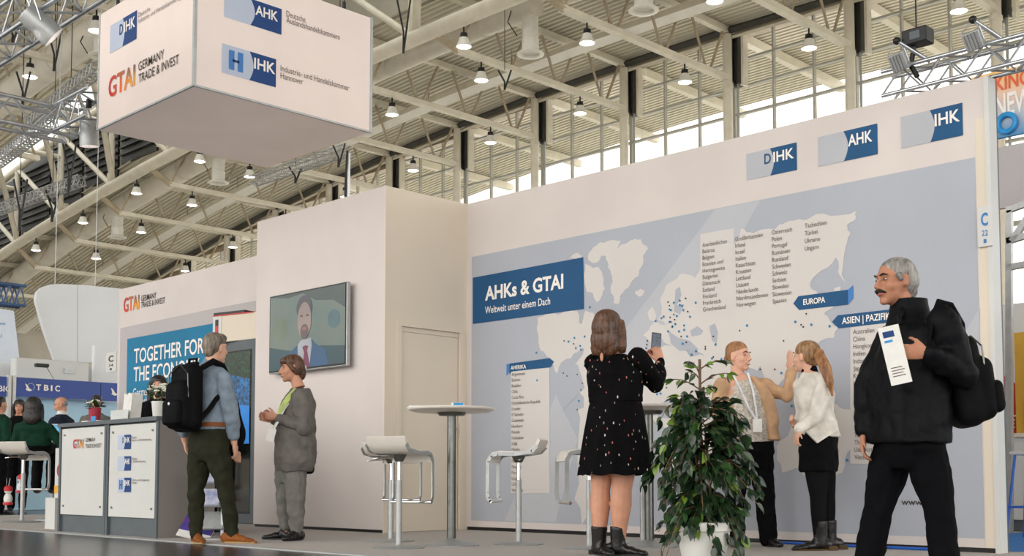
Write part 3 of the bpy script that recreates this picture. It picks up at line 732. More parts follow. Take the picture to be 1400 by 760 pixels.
# ---------------------------------------------------------------- bar tables and stools
def bar_table(p, label, r=.35):
    t = thing('bar_table', label, 'table', p, 0, 'bar tables'); x, y = p[0], p[1]
    MB().lathe([(0, 1.055), (r - .05, 1.06), (r - .005, 1.075), (r, 1.085), (r - .006, 1.093), (0, 1.094)], (x, y, 0), 40).build('table_top', MATS['seat_white'], t, True)
    MB().tube([(x, y, .02), (x, y, 1.06)], .036, 16).build('pole', MATS['steel_dark'], t, True)
    MB().lathe([(.1, 1.03), (.12, 1.058), (0, 1.058)], (x, y, 0), 20).build('top_plate', MATS['steel_dark'], t, True)
    MB().lathe([(.22, 0), (.222, .01), (.2, .02), (.06, .045), (.037, .06)], (x, y, 0), 40).build('base', MATS['alu_matt'], t, True)
    return t
p = ground(617, 746); bar_table((p.x, p.y, 0), 'white round bar table between the stools in front of the beige door')
p = ground(888, 748); bar_table((p.x, p.y, 0), 'white round bar table partly hidden behind the woman with the phone', .36)

def bar_stool(label):
    t = thing('bar_stool', label, 'stool', (0, 0, 0), 0, 'bar stools')
    prof = [(-.205, .66), (-.2, .70), (-.175, .73), (-.12, .742), (0, .735), (.09, .735), (.14, .752), (.178, .79), (.205, .845)]
    up_, lo = [], []
    for i, (x, z) in enumerate(prof):
        q = prof[min(i + 1, len(prof) - 1)]; r_ = prof[max(i - 1, 0)]; d = V((q[0] - r_[0], 0, q[1] - r_[1])).normalized(); n = V((-d.z, 0, d.x))
        up_.append(V((x, 0, z)) + n * .012); lo.append(V((x, 0, z)) - n * .012)
    poly = up_ + lo[::-1]; w_ = .17
    mb = MB(); k = len(poly); n = len(prof)
    mb.v = [p + V((0, -w_, 0)) for p in poly] + [p + V((0, w_, 0)) for p in poly]
    for i in range(k): mb.f.append((i, (i + 1) % k, k + (i + 1) % k, k + i))
    for i in range(n - 1):
        mb.f.append((i, k - 1 - i, k - 2 - i, i + 1)); mb.f.append((k + i, k + i + 1, 2 * k - 2 - i, 2 * k - 1 - i))
    mb.build('seat', MATS['seat_white'], t, True, False, 50)
    for s_ in (-1, 1):
        fr = MB()
        y = s_ * (w_ + .006)
        pts = [(.19, y, .79), (.15, y, .745), (.0, y, .725), (-.13, y, .73), (-.185, y, .715), (-.212, y, .67), (-.216, y, .42), (-.21, y, .375), (-.19, y, .35)]
        for i in range(len(pts) - 1):
            p0, p1 = V(pts[i]), V(pts[i + 1]); fr.beam(p0, p1 + (p1 - p0).normalized() * .004, .012 if abs((p1 - p0).normalized().z) < .9 else .03, .03 if abs((p1 - p0).normalized().z) < .9 else .012)
        fr.build('frame_side', MATS['alu_matt'], t, False, False)
    MB().tube([(-.19, -w_ - .012, .348), (-.19, w_ + .012, .348)], .013, 10).build('footrest', MATS['chrome'], t, True, False)
    MB().lathe([(.03, .66), (.06, .715), (0, .72)], (0, 0, 0), 16).build('seat_bracket', MATS['steel_dark'], t, True, False)
    MB().tube([(0, 0, .5), (0, 0, .7)], .015, 12).build('gas_rod', MATS['chrome'], t, True, False)
    MB().tube([(0, 0, .01), (0, 0, .52)], .024, 14).build('pole', MATS['alu_matt'], t, True, False)
    MB().lathe([(.2, 0), (.203, .006), (.19, .012), (.03, .02), (.025, .03)], (0, 0, 0), 36).build('base', MATS['alu_matt'], t, True, False)
    MB().tube([(.0, .0, .69), (.05, -.12, .69), (.05, -.2, .68)], .006, 8).build('lever', MATS['chrome'], t, True, False)
    return t
# local +x is the raised back edge; -x carries the foot loop
R_ = math.radians
def sp_(px, py): q = ground(px, py); return (q.x, q.y, 0)
st = bar_stool('white bar stool nearest the cabin corner seen from behind'); st.location = sp_(545, 749); st.rotation_euler = (0, 0, R_(200)); MW[st.name] = Matrix.Identity(4)
dup(st, sp_(534, 740), R_(203), 'white bar stool half hidden behind the nearest stool at the cabin corner')
dup(st, sp_(709, 744), R_(-58), 'white bar stool seen in profile in front of the AMERIKA list')
dup(st, sp_(806, 750), R_(-45 + 10), 'white bar stool on the left of the woman with the phone, mostly behind her skirt')
dup(st, sp_(879, 742), R_(135 - 15), 'white bar stool behind the bare legs of the woman with the phone')

# ================================================================== PEOPLE
mat('skin_a', (222, 172, 146), .5, var=.05, scale=12, spec=.35)
mat('skin_b', (206, 150, 122), .5, var=.06, scale=12, spec=.35)
mat('skin_c', (186, 130, 102), .5, var=.06, scale=12, spec=.35)
mat('eye_white', (186, 174, 168), .3, var=.01)
mat('eye_dark', (40, 30, 26), .25, var=.05)
mat('lips', (176, 92, 88), .45, var=.04)
mat('brow', (72, 54, 42), .7, var=.1)
mat('teeth', (235, 230, 222), .4, var=.01)
def hairmat(n, a, b): return mat(n, a, .42, rgb2=b, scale=26, bump=.6, bscale=45, stretch=(1.6, 1.6, .18))
hairmat('hair_brown', (112, 74, 50), (46, 28, 20)); hairmat('hair_dark', (44, 34, 30), (16, 12, 11)); hairmat('hair_ginger', (186, 134, 86), (110, 68, 38))
hairmat('hair_grey', (176, 172, 166), (96, 92, 88)); hairmat('hair_saltpepper', (150, 136, 120), (66, 56, 48)); hairmat('hair_blond', (176, 136, 92), (96, 64, 38))
def cloth(n, rgb, rough=.85, bump=.7, bscale=9, var=.1, scale=12, rgb2=None, spec=.1): return mat(n, rgb, rough, var=var, scale=scale, bump=bump, bscale=bscale, rgb2=rgb2, spec=spec)
cloth('shirt_blue', (132, 145, 158)); cloth('trousers_olive', (44, 45, 33)); cloth('leather_brown', (140, 84, 42), .45, .2)
cloth('pack_black', (12, 12, 14), .7, .5, 14); cloth('cardigan_grey', (112, 108, 103)); cloth('trousers_grey', (122, 120, 114)); cloth('black_cloth', (13, 13, 15))
cloth('tan_blazer', (202, 164, 128)); cloth('blouse', (226, 219, 208), .85, .8, 30, rgb2=(168, 160, 148), scale=50); cloth('white_blazer', (226, 220, 210)); cloth('tights', (16, 16, 19), .7, .2)
cloth('coat_black', (8, 10, 14), .6, .9, 8, spec=.14); cloth('jeans_dark', (10, 10, 14)); cloth('leather_black', (22, 20, 20), .3, .25, 12, spec=.5); cloth('green_jacket', (24, 58, 44)); cloth('suit_navy', (44, 48, 62)); cloth('lime', (196, 214, 130), .8, .2)
cloth('white_cotton', (228, 226, 222)); cloth('belt', (128, 76, 44), .4, .1); cloth('lanyard_white', (222, 224, 228), .6, .1); cloth('sole_dark', (92, 74, 52), .7, .1); cloth('sole_tan', (176, 146, 104), .7, .1)
def floral():
    m = mat('floral_black', (12, 11, 13), .8, spec=.08, var=.2, bump=.6, bscale=10); nt = m.node_tree; N = nt.nodes; L = nt.links; b = N['Principled BSDF']
    tc = [n for n in N if n.type == 'TEX_COORD'][0]; base = b.inputs['Base Color'].links[0].from_socket
    vo = N.new('ShaderNodeTexVoronoi'); vo.inputs['Scale'].default_value = 21; mpn = N.new('ShaderNodeMapping'); mpn.inputs['Scale'].default_value = (1.5, 1, .75); mpn.inputs['Rotation'].default_value = (.5, .4, .7)
    L.new(tc.outputs['Object'], mpn.inputs[0]); L.new(mpn.outputs[0], vo.inputs['Vector'])
    lt = N.new('ShaderNodeMath'); lt.operation = 'LESS_THAN'; lt.inputs[1].default_value = .15; L.new(vo.outputs['Distance'], lt.inputs[0])
    sp = N.new('ShaderNodeSeparateColor'); L.new(vo.outputs['Color'], sp.inputs[0])
    rp = N.new('ShaderNodeValToRGB'); e = rp.color_ramp.elements; rp.color_ramp.interpolation = 'CONSTANT'
    e[0].position = 0; e[0].color = lin((176, 96, 96)); e[1].position = .75; e[1].color = lin((128, 132, 112)); x = e.new(.4); x.color = lin((206, 196, 186))
    L.new(sp.outputs[0], rp.inputs[0])
    mx = N.new('ShaderNodeMix'); mx.data_type = 'RGBA'; L.new(lt.outputs[0], mx.inputs['Factor']); L.new(base, mx.inputs['A']); L.new(rp.outputs[0], mx.inputs['B']); L.new(mx.outputs['Result'], b.inputs['Base Color'])
floral()

class Person:
    def __init__(s, label, foot, sc, group=None, voxel=.008, loc=None):
        s.fx, s.fy = foot; s.sc = sc; s.vox = voxel
        g_ = V(loc) if loc else ground(*foot)
        s.t = thing('person', label, 'person', (g_.x, g_.y, 0), -math.pi / 4, group)
        s.skin = MB()
    def P(s, x, y, d=0.0): return V(((x - s.fx) / s.sc, d, (s.fy - y) / s.sc))
    def head(s, c, f, k=1.0):
        f = V(f).normalized(); r = f.cross(V((0, 0, 1))).normalized(); u = r.cross(f).normalized(); c = V(c)
        s.R = Matrix((r, f, u)).transposed(); s.hc = c; s.k = k
        q = s.h; m = s.skin; E = lambda p, rad: m.ell(q(*p), [x * k for x in rad], s.R, 16, 10)
        E((0, -.012, .03), (.075, .094, .085)); E((0, .028, -.045), (.056, .06, .066)); E((0, .0, -.02), (.066, .075, .06))
        for sx in (-1, 1): E((sx * .034, .048, -.022), (.03, .034, .032)); E((sx * .076, -.008, -.006), (.009, .019, .031))
        E((0, .068, .03), (.05, .022, .013)); E((0, .066, -.092), (.025, .024, .02)); E((0, .084, -.058), (.025, .011, .013))
        m.tube([q(0, .08, .022), q(0, .098, -.006), q(0, .108, -.024), q(0, .092, -.034)], [.008 * k, .0105 * k, .0145 * k, .010 * k], 8)
        for sx in (-1, 1): E((sx * .012, .092, -.028), (.008, .012, .008))
    def h(s, x, y, z): return s.hc + s.R @ (V((x, y, z)) * s.k)
    def face(s, brow='brow', mouth='lips', smile=False, moustache=None, eyes=True):
        k = s.k
        for sx in (-1, 1):
            if eyes:
                e = MB().ell(s.h(sx * .031, .0765, .010), (.0125 * k, .007 * k, .0052 * k), s.R, 10, 7).build('eye', MATS['eye_white'], s.t, True, False)
                MB().ell(s.h(sx * .031, .0815, .010), (.0058 * k, .003 * k, .0056 * k), s.R, 8, 6).build('iris', MATS['eye_dark'], e, True, False)
            MB().tube([s.h(sx * .014, .093, .03), s.h(sx * .033, .088, .036), s.h(sx * .05, .072, .03)], [.003 * k, .0045 * k, .002 * k], 6).build('eyebrow', MATS[brow], s.t, True, False)
        w_ = .028 if smile else .022; dz = .008 if smile else 0
        m = MB().tube([s.h(-w_, .083, -.06 + dz), s.h(-w_ * .5, .093, -.062), s.h(0, .096, -.063), s.h(w_ * .5, .093, -.062), s.h(w_, .083, -.06 + dz)], [.002 * k, .005 * k, .0062 * k, .005 * k, .002 * k], 6).build('mouth', MATS[mouth], s.t, True, False)
        if smile: MB().tube([s.h(-w_ * .7, .090, -.057), s.h(0, .099, -.060), s.h(w_ * .7, .090, -.057)], .004 * k, 6).build('teeth', MATS['teeth'], m, True, False)
        if moustache: MB().tube([s.h(-.034, .078, -.054), s.h(-.015, .098, -.043), s.h(0, .1, -.042), s.h(.015, .098, -.043), s.h(.034, .078, -.054)], [.004, .009, .008, .009, .004], 8).build('moustache', MATS[moustache], s.t, True, False)
    def hair(s, m, parts, voxel=.007, name='hair', smooth=2):
        mb = MB(); k = s.k
        for p in parts:
            if p[0] == 'e': mb.ell(s.h(*p[1]), [x * k for x in p[2]], s.R, 16, 10)
            else: mb.tube([s.h(*a) for a in p[1]], [x * k for x in p[2]], 10, ell=(s.R @ V(p[3]), p[4]) if len(p) > 3 else None)
        return fuse(name, mb, MATS[m], s.t, voxel, smooth)
    SHORT = [('e', (0, -.014, .058), (.081, .094, .07)), ('e', (0, -.038, .022), (.083, .078, .085))]
    def neck(s, base, r=.056): s.skin.tube([s.h(0, -.02, -.05), (s.h(0, -.025, -.09) + V(base)) / 2, V(base)], [.05 * s.k, .052 * s.k, r + .012], 12)
    def torso(s, secs, wd, mb=None, n=22):
        (mb or s.skin).loft([(s.P(*c) if not isinstance(c, V) else c, a, b, wd) for c, a, b in secs], n)
    def tube(s, pts, r, mb=None, n=12, ell=None):
        pts = [V(p) for p in pts]; mb = mb if mb is not None else s.skin
        mb.tube(pts, r, n, ell=ell); rs = r if isinstance(r, (list, tuple)) else [r] * len(pts)
        for p, q in zip(pts, rs): mb.ell(p, (q, q, q), None, 10, 7)
    def arm(s, sh, el, wr, r=(.05, .041, .028)):
        sh, el, wr = V(sh), V(el), V(wr)
        s.tube([sh, (sh + el) / 2, el, el.lerp(wr, .35), wr], [r[0], r[0] * .92, r[1], r[1] * 1.02, r[2]])
    def leg(s, hip, kn, an, r=(.072, .048, .032)):
        hip, kn, an = V(hip), V(kn), V(an)
        back = V((0, 0, 0))
        s.tube([hip, (hip + kn) / 2, kn, kn.lerp(an, .3), kn.lerp(an, .7), an], [r[0], r[0] * .86, r[1], r[1] * 1.08, r[2] * 1.25, r[2]])
    def hand(s, wr, d, n, thumb=1, curl=.35, k=1.0, spread=1.0, tcurl=.2):
        """d fingers' direction, n palm normal; thumb=+1/-1 picks the thumb's side"""
        wr = V(wr); d = V(d).normalized(); n = V(n); n = (n - d * n.dot(d)).normalized(); l = d.cross(n) * thumb
        R = Matrix((l, n, d)).transposed(); m = s.skin
        m.ell(wr + d * .048 * k, (.04 * k, .017 * k, .056 * k), R, 12, 8)
        m.ell(wr + d * .075 * k, (.041 * k, .0145 * k, .028 * k), R, 12, 8)
        m.tube([wr - d * .02, wr + d * .03 * k], [.026 * k, .026 * k], 10, ell=(n, .72))
        for off, ln in ((.030, .068), (.0105, .078), (-.0095, .072), (-.029, .056)):
            p = wr + d * (.09 - abs(off) * .12) * k + l * off * k; pts = [p - d * .02 * k, p]; a = 0
            for j, fr in enumerate((.46, .3, .24)):
                a += curl * (1, 1.25, .9)[j]
                dd = d * math.cos(a) + n * math.sin(a) + l * off * 1.2 * spread * (1 if j == 0 else .3)
                p = p + dd.normalized() * ln * fr * k; pts.append(p)
            s.tube(pts, [.0095 * k, .0092 * k, .0088 * k, .0082 * k, .0072 * k], n=8)
        p = wr + d * .028 * k + l * .03 * k
        q = p + (l * .8 + d * .75 + n * tcurl).normalized() * .036 * k; r = q + (l * .35 + d * .9 + n * (tcurl + .25)).normalized() * .03 * k
        s.tube([wr + d * .015 * k + l * .012 * k, p, q, r], [.014 * k, .0135 * k, .011 * k, .009 * k], n=8)
    def body(s, m): return fuse('body', s.skin, MATS[m], s.t, s.vox, 2)
    def wear(s, name, mb, m, voxel=None, smooth=2, folds=.022): return fuse(name, mb, MATS[m], s.t, voxel or s.vox * 1.2, smooth, False, folds)
    def part(s, name, mb, m, smooth=True): return mb.build(name, MATS[m], s.t, smooth, False)
    def shoe(s, an, d, m, L=.27, h=.085, w_=.047, sole='sole_tan', boot=0, heel=.02):
        """an: point on the ground under the ankle; d: toe direction"""
        an = V(an); an.z = 0; d = V(d); d.z = 0; d.normalize(); sd = V((-d.y, d.x, 0))
        mb = MB(); R = Matrix((d, sd, V((0, 0, 1)))).transposed(); b = an - d * .07
        secs = [(0, .028, .05, .045), (.03, .036, .055, .05), (.09, .038, .055, .055), (.15, .043, .042, .035), (.2, w_, .034, .026), (.24, w_ * .85, .028, .022), (L, .018, .022, .012)]
        pts = []
        for x, hw, zc, hz in secs: mb.ell(b + d * x + V((0, 0, zc - .008)), (.045 if x < .2 else .035, hw, hz), R, 12, 8)
        if boot: mb.tube([b + d * .06 + V((0, 0, .03)), b + d * .062 + V((0, 0, h)), b + d * .066 + V((0, 0, h + boot))], [.05, .052, .06], 14)
        else: mb.tube([b + d * .055 + V((0, 0, .03)), b + d * .06 + V((0, 0, h))], [.042, .04], 12)
        o = fuse('shoe', mb, MATS[m], s.t, .008, 2)
        sl = MB(); out = []
        for i in range(20):
            a = 2 * math.pi * i / 20; x = math.cos(a); y = math.sin(a)
            out.append(b + d * (L / 2 + .0 + x * (L / 2 + .02)) + sd * y * (w_ * (.86 + .14 * x)))
        sl.prism([p + V((0, 0, .001)) for p in out], (0, 0, .012)); so = sl.build('sole', MATS[sole], o, False, False)
        if heel > .02: MB().rbox(b - d * .03 - V((0.035, 0.035, 0)) + V((0, 0, .0)), b - d * .03 + V((.035, .035, heel)), .006).build('heel', MATS[sole], o, False, False)
        return o
    def lanyard(s, pts, m='lanyard_white', w_=.009): return s.part('lanyard', MB().tube(pts, w_, 6, ell=((0, 1, 0), .35)), m)
def backpack(label, root, M, size, m='pack_black', strap_paths=(), kind='backpack'):
    """M: local matrix: x across the back, y outwards from the back, z up; the pack is a thing of its own carried by its wearer"""
    w_, d, h = size
    W = MW[root.name] @ M
    t = thing('backpack', label, 'backpack', tuple(W.translation)); MW[t.name] = Matrix.Translation(W.translation)
    mb = MB(); mb.rbox((-w_/2, 0, 0), (w_/2, d * .62, h), .07, W, 4); mb.rbox((-w_/2 + .02, d * .3, .02), (w_/2 - .02, d * .86, h * .74), .06, W, 4)
    o = mb.build('pack_body', MATS[m], t, True); 
    r = o.modifiers.new('r', 'REMESH'); r.mode = 'VOXEL'; r.voxel_size = .012; sm = o.modifiers.new('s', 'SMOOTH'); sm.iterations = 6
    me = evaluated(o); o.modifiers.clear(); o.data = me; me.polygons.foreach_set('use_smooth', [True] * len(me.polygons))
    MB().rbox((-w_/2 + .045, d * .72, .05), (w_/2 - .045, d * 1.0, h * .46), .045, W, 4).build('front_pocket', MATS[m], t, True)
    MB().tube([W @ V(p) for p in ((-w_*.42, d*.64, h*.5), (-w_*.4, d*.66, h*.84), (0, d*.6, h*.985), (w_*.4, d*.66, h*.84), (w_*.42, d*.64, h*.5))], .005, 6).build('zip', MATS['steel_dark'], t)
    MB().tube([W @ V(p) for p in ((-.05, .03, h - .02), (-.05, .02, h + .045), (.05, .02, h + .045), (.05, .03, h - .02))], .011, 8).build('grab_handle', MATS[m], t, True)
    MB().lathe([(.012, 0), (.012, .006), (0, .007)], W @ V((0, d * .99, h * .4)), 12, (W.to_3x3() @ Matrix.Rotation(-math.pi/2, 3, 'X'))).build('badge', MATS['alu'], t)
    for p in strap_paths:
        MB().tube([MW[root.name] @ V(q) for q in p], .028, 8, ell=(W.to_3x3() @ V((0, 1, 0)), .4)).build('strap', MATS[m], t, True)
    return t

# ------------------------------------------------------------------ man with the backpack, by the counter
p = Person('man in a blue shirt and olive trousers with a black backpack, standing by the counter', (295, 742), 165); P = p.P
wd = (.83, -.55, 0); f = (.6, .78, -.04)
p.head(P(290.5, 475), f, 1.06); p.neck(P(284, 499, -.01))
p.torso([((283, 612), .15, .11), ((283, 590), .155, .11), ((283, 560), .15, .105), ((282, 524), .18, .11), ((282, 507), .15, .085), ((283, 496), .07, .06)], wd)
shR, elR, wrR = P(307, 519, -.12), P(317, 572, -.08), P(318, 606, 0)
shL, elL, wrL = P(257, 521, .12), P(240, 566, .1), P(242, 602, .18)
p.arm(shR, elR, wrR); p.arm(shL, elL, wrL)
p.hand(wrR, (.15, .25, -1), (-1, .2, 0), 1, .5); p.hand(wrL, (.1, .3, -1), (1, .2, 0), -1, .5)
hL, kL, aL = P(271, 612, .04), P(266, 668, .02), P(268, 733, .0); hR, kR, aR = P(295, 612, -.06), P(310, 668, -.05), P(319, 731, -.03)
p.leg(hL, kL, aL); p.leg(hR, kR, aR); p.body('skin_a')
g = MB(); p.torso([((283, 588), .185, .14), ((283, 572), .18, .135), ((283, 548), .175, .13), ((282, 522), .20, .13), ((282, 507), .165, .105), ((284, 496), .085, .075)], wd, g)
p.tube([shL, elL, elL.lerp(wrL, .65)], [.07, .064, .054], g)
g.tube([P(284, 498), P(287, 490)], [.074, .066], 14); p.wear('shirt', g, 'shirt_blue'); g = MB(); p.tube([shR + V((0, 0, -.005)), shR.lerp(elR, .5), elR, elR.lerp(wrR, .65)], [.074, .071, .066, .056], g); p.wear('sleeve', g, 'shirt_blue', None, 2, .026)
g = MB(); p.torso([((283, 632), .12, .1), ((283, 610), .185, .135), ((283, 590), .178, .132), ((283, 580), .172, .13)], wd, g)
for h_, k_, a_ in ((hL, kL, aL), (hR, kR, aR)): p.tube([h_, (h_ + k_) / 2, k_, k_.lerp(a_, .5), a_ + V((0, 0, .012))], [.108, .098, .073, .064, .053], g)
p.wear('trousers', g, 'trousers_olive', None, 2, .03)
g = MB(); p.torso([((283, 584), .19, .145), ((283, 578), .188, .143)], wd, g); p.part('belt', g, 'belt')
p.shoe(aL, (.5, -.85, 0), 'leather_brown'); p.shoe(aR, (.95, -.3, 0), 'leather_brown')
p.hair('hair_saltpepper', Person.SHORT + [('e', (0, .03, .085), (.066, .06, .04)), ('e', (0, -.06, -.02), (.06, .045, .06))])
p.face('brow')
b_ = V((-.6, -.78, 0)); Mx = Matrix.Translation(P(268, 592, -.12)) @ Matrix((V((.79, -.61, 0)), V((-.61, -.79, 0)), V((0, 0, 1)))).transposed().to_4x4()
backpack('black backpack worn by the man in the blue shirt', p.t, Mx, (.31, .25, .56), strap_paths=[
    [P(268, 520, -.24), P(281, 505, -.2), P(293, 495, -.13), P(303, 500, -.05), P(309, 516, .03), P(306, 545, .08)], [P(249, 515, -.14), P(254, 500, -.05), P(262, 496, .06), P(272, 515, .16)], [P(279, 577, -.24), P(292, 560, -.19), P(303, 538, -.12), P(309, 535, -.02)]])

# ------------------------------------------------------------------ woman in the grey cardigan
p = Person('woman in a grey cardigan and grey trousers standing in front of the monitor', (395, 738), 157.5); P = p.P
wd = (-.35, .94, 0); f = (-.93, -.3, -.1)
p.head(P(396, 503), f, 1.0); p.neck(P(406, 530, 0), .05)
p.torso([((398, 640), .17, .12), ((399, 615), .165, .125), ((400, 590), .15, .12), ((402, 560), .17, .12), ((404, 545), .15, .09), ((405, 537), .07, .06)], wd)
shN, elN, wrN = P(413, 547, -.16), P(420, 586, -.2), P(382, 571, -.19); shF, elF, wrF = P(396, 552, .15), P(386, 588, .1), P(375, 574, -.1)
p.arm(shN, elN, wrN); p.arm(shF, elF, wrF)
p.hand(wrN, (-1, .1, .12), (.1, 1, .3), -1, .55); p.hand(wrF, (-1, -.35, .25), (.1, -1, .1), 1, .5)
h1, k1, a1 = P(388, 640, .1), P(387, 685, .08), P(388, 727, .08); h2, k2, a2 = P(404, 640, -.06), P(406, 688, -.08), P(408, 728, -.08)
p.leg(h1, k1, a1); p.leg(h2, k2, a2); p.body('skin_b')
g = MB(); p.torso([((402, 645), .19, .15), ((402, 632), .22, .18), ((402, 608), .215, .175), ((403, 582), .21, .165), ((405, 553), .205, .15), ((407, 540), .175, .118), ((408, 530), .095, .075)], wd, g)
p.tube([shF, elF, wrF + (elF - wrF) * .12], [.075, .065, .044], g); p.wear('cardigan', g, 'cardigan_grey', None, 2, .03); g = MB(); p.tube([shN, shN.lerp(elN, .5), elN, elN.lerp(wrN, .5), wrN + (elN - wrN) * .12], [.084, .08, .07, .056, .044], g); p.wear('sleeve', g, 'cardigan_grey', None, 2, .028)
g = MB(); g.tube([P(404, 533, -.08), P(397, 545, -.16), P(389, 560, -.2), P(383, 576, -.2)], [.02, .026, .026, .014], 8, ell=((0, 1, 0), .5)); p.part('top_edge', g, 'lime')
g = MB(); p.torso([((397, 575, -.02), .085, .06), ((395, 560, -.02), .09, .06), ((397, 546, -.02), .06, .05)], wd, g); 
g2 = MB(); g2.loft([(P(389, 583), .1, .06, wd), (P(389, 565), .1, .07, wd), (P(397, 545), .075, .07, wd), (P(402, 536), .04, .05, wd)], 18); p.wear('top', g2, 'lime')
g = MB(); p.torso([((398, 660), .1, .1), ((399, 640), .185, .14), ((400, 620), .17, .13)], wd, g)
for h_, k_, a_ in ((h1, k1, a1), (h2, k2, a2)): p.tube([h_, (h_ + k_) / 2, k_, k_.lerp(a_, .5), a_ + V((0, 0, .05))], [.108, .096, .08, .07, .062], g)
p.wear('trousers', g, 'trousers_grey', None, 2, .03)
p.shoe(a1, (-1, -.1, 0), 'leather_black', .25, .045, .042, 'black'); p.shoe(a2, (-.4, -.9, 0), 'leather_black', .24, .045, .042, 'black')
p.hair('hair_brown', [('e', (0, -.012, .06), (.082, .096, .07)), ('e', (0, -.05, .02), (.084, .07, .09)), ('e', (0, -.075, -.03), (.06, .05, .08)), ('e', (0, .055, .07), (.06, .045, .035)), ('t', [(.07, .02, .04), (.078, -.02, -.01), (.06, -.05, -.06)], [.02, .022, .015]), ('t', [(-.07, .03, .04), (-.078, -.0, -.01), (-.062, -.04, -.06)], [.02, .022, .015])])
p.face('brow')
p.part('hair_clip', MB().ell(p.h(0, -.115, .0), (.02, .015, .028), p.R), 'paper')
p.lanyard([P(408, 534, -.06), P(402, 545, -.14), P(393, 560, -.2), P(385, 578, -.22), P(380, 588, -.24)]); p.lanyard([P(400, 536, .03), P(393, 550, -.09), P(385, 566, -.14), P(379, 588, -.23)], 'lime')
b_ = MB().box((-.035, -.004, -.055), (.035, .004, .055), Matrix.Translation(P(376, 596, -.235)) @ Matrix.Rotation(.25, 4, 'Y')); p.part('name_badge', b_, 'paper', False)
q = MB(); q.ell(p.t.matrix_world @ V((0, 0, 0)), (0, 0, 0)) if False else None
bag = thing('shoulder_bag', 'small black bag hanging behind the woman in the grey cardigan', 'bag', tuple(MW[p.t.name] @ P(421, 640, .02)), -math.pi / 4); o_ = P(421, 640, .02)
MB().rbox(P(413, 648, -.05) - o_, P(428, 617, .07) - o_, .035).build('bag_body', MATS['pack_black'], bag, True, False)
MB().tube([P(421, 622, 0) - o_, P(428, 612, 0) - o_, P(432, 620, 0) - o_], .006, 6).build('bag_strap', MATS['pack_black'], bag, True, False)
MB().tube([P(418, 620, -.02) - o_, P(416, 580, -.05) - o_, P(411, 545, -.08) - o_], .006, 6).build('bag_strap', MATS['pack_black'], bag, True, False)

# ------------------------------------------------------------------ woman in the flowered dress, taking a photo
p = Person('woman in a black flowered dress holding up a phone, seen from behind', (838, 759), 200); P = p.P
wd = (.87, -.5, 0); f = (.52, .85, .02)
p.head(P(833, 443), f, 1.04); p.neck(P(838, 482), .055)
p.torso([((842, 610), .17, .13), ((842, 580), .19, .14), ((843, 545), .165, .125), ((843, 510), .18, .125), ((843, 490), .16, .09), ((840, 480), .07, .06)], wd)
shR, elR, wrR = P(872, 487, -.1), P(899, 520, .02), P(911, 486, .22); shL, elL, wrL = P(815, 490, .12), P(852, 522, .36), P(890, 488, .33)
p.arm(shR, elR, wrR, (.056, .044, .03)); p.arm(shL, elL, wrL, (.056, .044, .03))
p.hand(wrR, (-.25, -.0, 1), (-.3, .75, .1), 1, .8); p.hand(wrL, (.45, .1, .9), (.7, -.7, .1), -1, .6)
h1, k1, a1 = P(827, 610, .05), P(822, 668, .05), P(820, 738, .03); h2, k2, a2 = P(856, 610, -.05), P(850, 668, -.04), P(846, 738, -.03)
p.leg(h1, k1, a1, (.1, .068, .044)); p.leg(h2, k2, a2, (.1, .07, .044)); p.body('skin_b')
g = MB(); p.torso([((843, 548), .185, .145), ((843, 530), .195, .15), ((843, 508), .205, .15), ((842, 492), .185, .115), ((839, 481), .09, .075)], wd, g)
p.tube([shL, (shL + elL) / 2, elL, wrL + (elL - wrL) * .1], [.075, .072, .064, .038], g)
p.wear('dress_top', g, 'floral_black'); g = MB(); p.tube([shR, (shR + elR) / 2, elR, elR.lerp(wrR, .5), wrR + (elR - wrR) * .16, wrR + (elR - wrR) * .04], [.078, .076, .07, .066, .036, .042], g); p.wear('sleeve', g, 'floral_black', None, 2, .026)
g = MB(); n = 56; ks = 9; wdv = V(wd).normalized(); dd = V((0, 0, 1)).cross(wdv)
for i in range(ks):
    k = i / (ks - 1); c = P(843 - 2.5 * k, 540 + 108 * k)
    for j in range(n):
        a = 2 * math.pi * j / n; wv = 1 + (.012 + .045 * k) * math.sin(a * 14 + 1.3 * math.sin(a * 3)) * min(1, k * 2)
        g.v.append(c + wdv * math.cos(a) * (.175 + .085 * k ** .7) * wv + dd * math.sin(a) * (.145 + .07 * k ** .7) * wv + V((0, 0, .006 * math.sin(a * 9) * k)))
for i in range(ks - 1):
    for j in range(n): g.f.append((i*n+j, i*n+(j+1)%n, (i+1)*n+(j+1)%n, (i+1)*n+j))
p.part('skirt', g, 'floral_black')
g = MB(); p.torso([((843, 546), .19, .152), ((843, 539), .19, .152)], wd, g); p.part('waistband', g, 'floral_black')
p.shoe(a1, (.35, -.9, 0), 'leather_black', .25, .1, .045, 'black', .1, .03); p.shoe(a2, (.9, -.35, 0), 'leather_black', .25, .1, .045, 'black', .1, .03)
p.hair('hair_brown', [('e', (0, -.016, .055), (.09, .1, .074)), ('e', (0, -.045, .0), (.098, .08, .11)), ('e', (0, -.055, -.08), (.105, .062, .1)), ('e', (0, -.05, -.13), (.108, .05, .07)),
    ('t', [(.075, .04, .05), (.092, .02, -.03), (.1, .0, -.13), (.105, .005, -.175)], [.025, .032, .034, .02]), ('t', [(-.075, .04, .05), (-.092, .02, -.03), (-.1, .0, -.13), (-.11, .01, -.175)], [.025, .032, .034, .02])])
p.part('neck_slit', MB().ell(P(822, 486, -.115), (.011, .006, .03)), 'skin_b'); p.face('brow')
ph = thing('smartphone', 'dark smartphone held up by the woman in the flowered dress', 'phone', tuple(MW[p.t.name] @ P(906, 470, .27)), -math.pi / 4)
Mp = Matrix.Rotation(.25, 4, 'Z') @ Matrix.Rotation(-.08, 4, 'X') @ Matrix.Rotation(.1, 4, 'Y')
